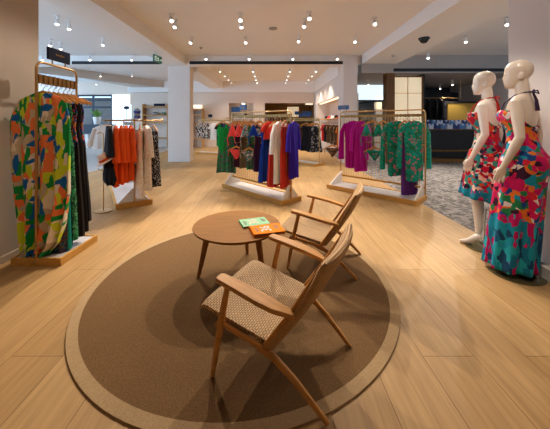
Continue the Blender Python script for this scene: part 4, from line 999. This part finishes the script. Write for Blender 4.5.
def worn_dress(t, m, z_top, z_hem, hem_rx, hem_ry, hem_y=0, drop_back=.0, seed=0, name='dress'):
    rnd = random.Random(seed); ph = rnd.random()*6; rings = []; n = 64
    zs = [z_top-i*(z_top-z_hem)/40 for i in range(41)]
    for z in zs:
        cy, rx, ry = torso_at(max(z, .90+LIFT)); rx += .012; ry += .012
        if 1.2+LIFT < z < 1.38+LIFT: 
            b = math.sin(math.pi*(z-1.2-LIFT)/.18); ry += .026*b; cy -= .022*b
        if z < .95+LIFT:
            u = (.95+LIFT-z)/(.95+LIFT-z_hem); e = u**.8
            rx = lerp(.182, hem_rx, e); ry = lerp(.14, hem_ry, e); cy = lerp(.005, hem_y, u**1.0)
        else: u = 0
        hb = math.exp(-((z-.90-LIFT)/.11)**2); ry += .018*hb; cy += .012*hb
        r = []
        for i in range(n):
            a = 2*math.pi*i/n
            f = 1+.10*min(1, u*4)+(.12*u)*math.sin(9*a+ph+1.2*u)+(.06*u)*math.sin(5*a+ph*2)
            zz = z-drop_back*u*max(0, math.sin(a))
            if z > 1.2+LIFT: zz = z-.16*max(0, math.sin(a))*((z-1.2-LIFT)/(z_top-1.2-LIFT))
            r.append(Vector((rx*f*math.cos(a), cy+ry*f*math.sin(a), zz)))
        rings.append(r)
    o = MB().loft(rings, cap=False).build(name, m, t)
    so = o.modifiers.new('cloth', 'SOLIDIFY'); so.thickness = .004
    return o
FL = [rgb(214, 20, 92), rgb(226, 40, 60), rgb(20, 150, 180), rgb(236, 120, 40), rgb(240, 224, 220), rgb(26, 70, 140), rgb(190, 10, 100), rgb(40, 130, 80), rgb(236, 70, 120), rgb(60, 20, 50), rgb(220, 24, 100), rgb(206, 14, 90)]
M['floral'] = print_mat('pink teal floral print', FL, 12, 1.1, lower=[rgb(16, 140, 170), rgb(30, 170, 190), rgb(14, 120, 160), rgb(20, 150, 180), rgb(16, 70, 110), rgb(190, 16, 100)], split=.50, soft=.5)
M['floral2'] = print_mat('red teal floral print', [rgb(200, 20, 60), rgb(30, 140, 160), rgb(220, 90, 50), rgb(30, 30, 60), rgb(150, 14, 70), rgb(240, 210, 190), rgb(60, 150, 130), rgb(190, 24, 40)], 17, 1.0, lower=[rgb(20, 150, 176), rgb(24, 120, 160), rgb(18, 130, 150), rgb(200, 30, 90)], split=.62, soft=.18)
def halter(t, m, x0, back_bow=True):
    k = MB(); L_ = LIFT
    for s in (-1, 1):
        k.tube([(s*x0, -.125, 1.31+L_), (s*.085, -.095, 1.40+L_), (s*.068, -.03, 1.462+L_), (s*.055, .03, 1.482+L_), (0, .062, 1.488+L_)], .006, 6)
        k.tube([(0, .062, 1.488+L_), (s*.04, .085, 1.50+L_), (s*.055, .09, 1.475+L_), (0, .064, 1.486+L_)], .006, 6)
        k.tube([(0, .065, 1.488+L_), (s*.02, .088, 1.42+L_), (s*.028, .094, 1.33+L_)], [(.006, .006), (.012, .004), (.02, .004)], 6)
    return k.build('halter_tie', m, t)
def base_disc(t, dy=0):
    o = MB().lathe([(.004, 0), (.2, 0), (.2, .008), (.004, .009)], 48, (0, dy)).build('base_disc', M['glassdisc'], t); o['label'] = 'smoked glass base disc'
    MB().tube([(.0, -.03, .008), (.0, -.02, .30), (.03, .0, .40)], .008, 8).build('support_rod', M['steel'], o)
    return o
t1 = mannequin('bald mannequin in a floor-length pink and teal floral halter maxi dress', (2.262, 2.50, 0), 122, 1.06, M['skin'], .03, 16, .10, .06)
worn_dress(t1, M['floral'], 1.335+LIFT, .05, .165, .155, -.085, 0, 5)
halter(t1, mat('plum tie', rgb(58, 34, 66), .7), .09); base_disc(t1, -.05)
t2 = mannequin('paler bald mannequin in a short red and teal halter dress', (2.38, 3.06, 0), 126, 1.06, M['skinpale'], .07, 14, .11)
worn_dress(t2, M['floral2'], 1.335+LIFT, .53, .215, .20, .0, .06, 8)
halter(t2, mat('red tie', rgb(200, 40, 30), .7), .09); base_disc(t2)

# ------------------------------------------------------------------ light of the surroundings, colour management
w = bpy.data.worlds.new('world'); sc.world = w; w.use_nodes = True
bg = w.node_tree.nodes['Background']; bg.inputs['Color'].default_value = (.44, .69, 1, 1); bg.inputs['Strength'].default_value = 4.8
sc.view_settings.view_transform = 'Standard'; sc.view_settings.look = 'None'; sc.view_settings.gamma = 1; sc.view_settings.exposure = -0.03
sc.view_settings.use_curve_mapping = False
sc.cycles.use_denoising = True
sc.cycles.max_bounces = 8; sc.cycles.sample_clamp_indirect = 6
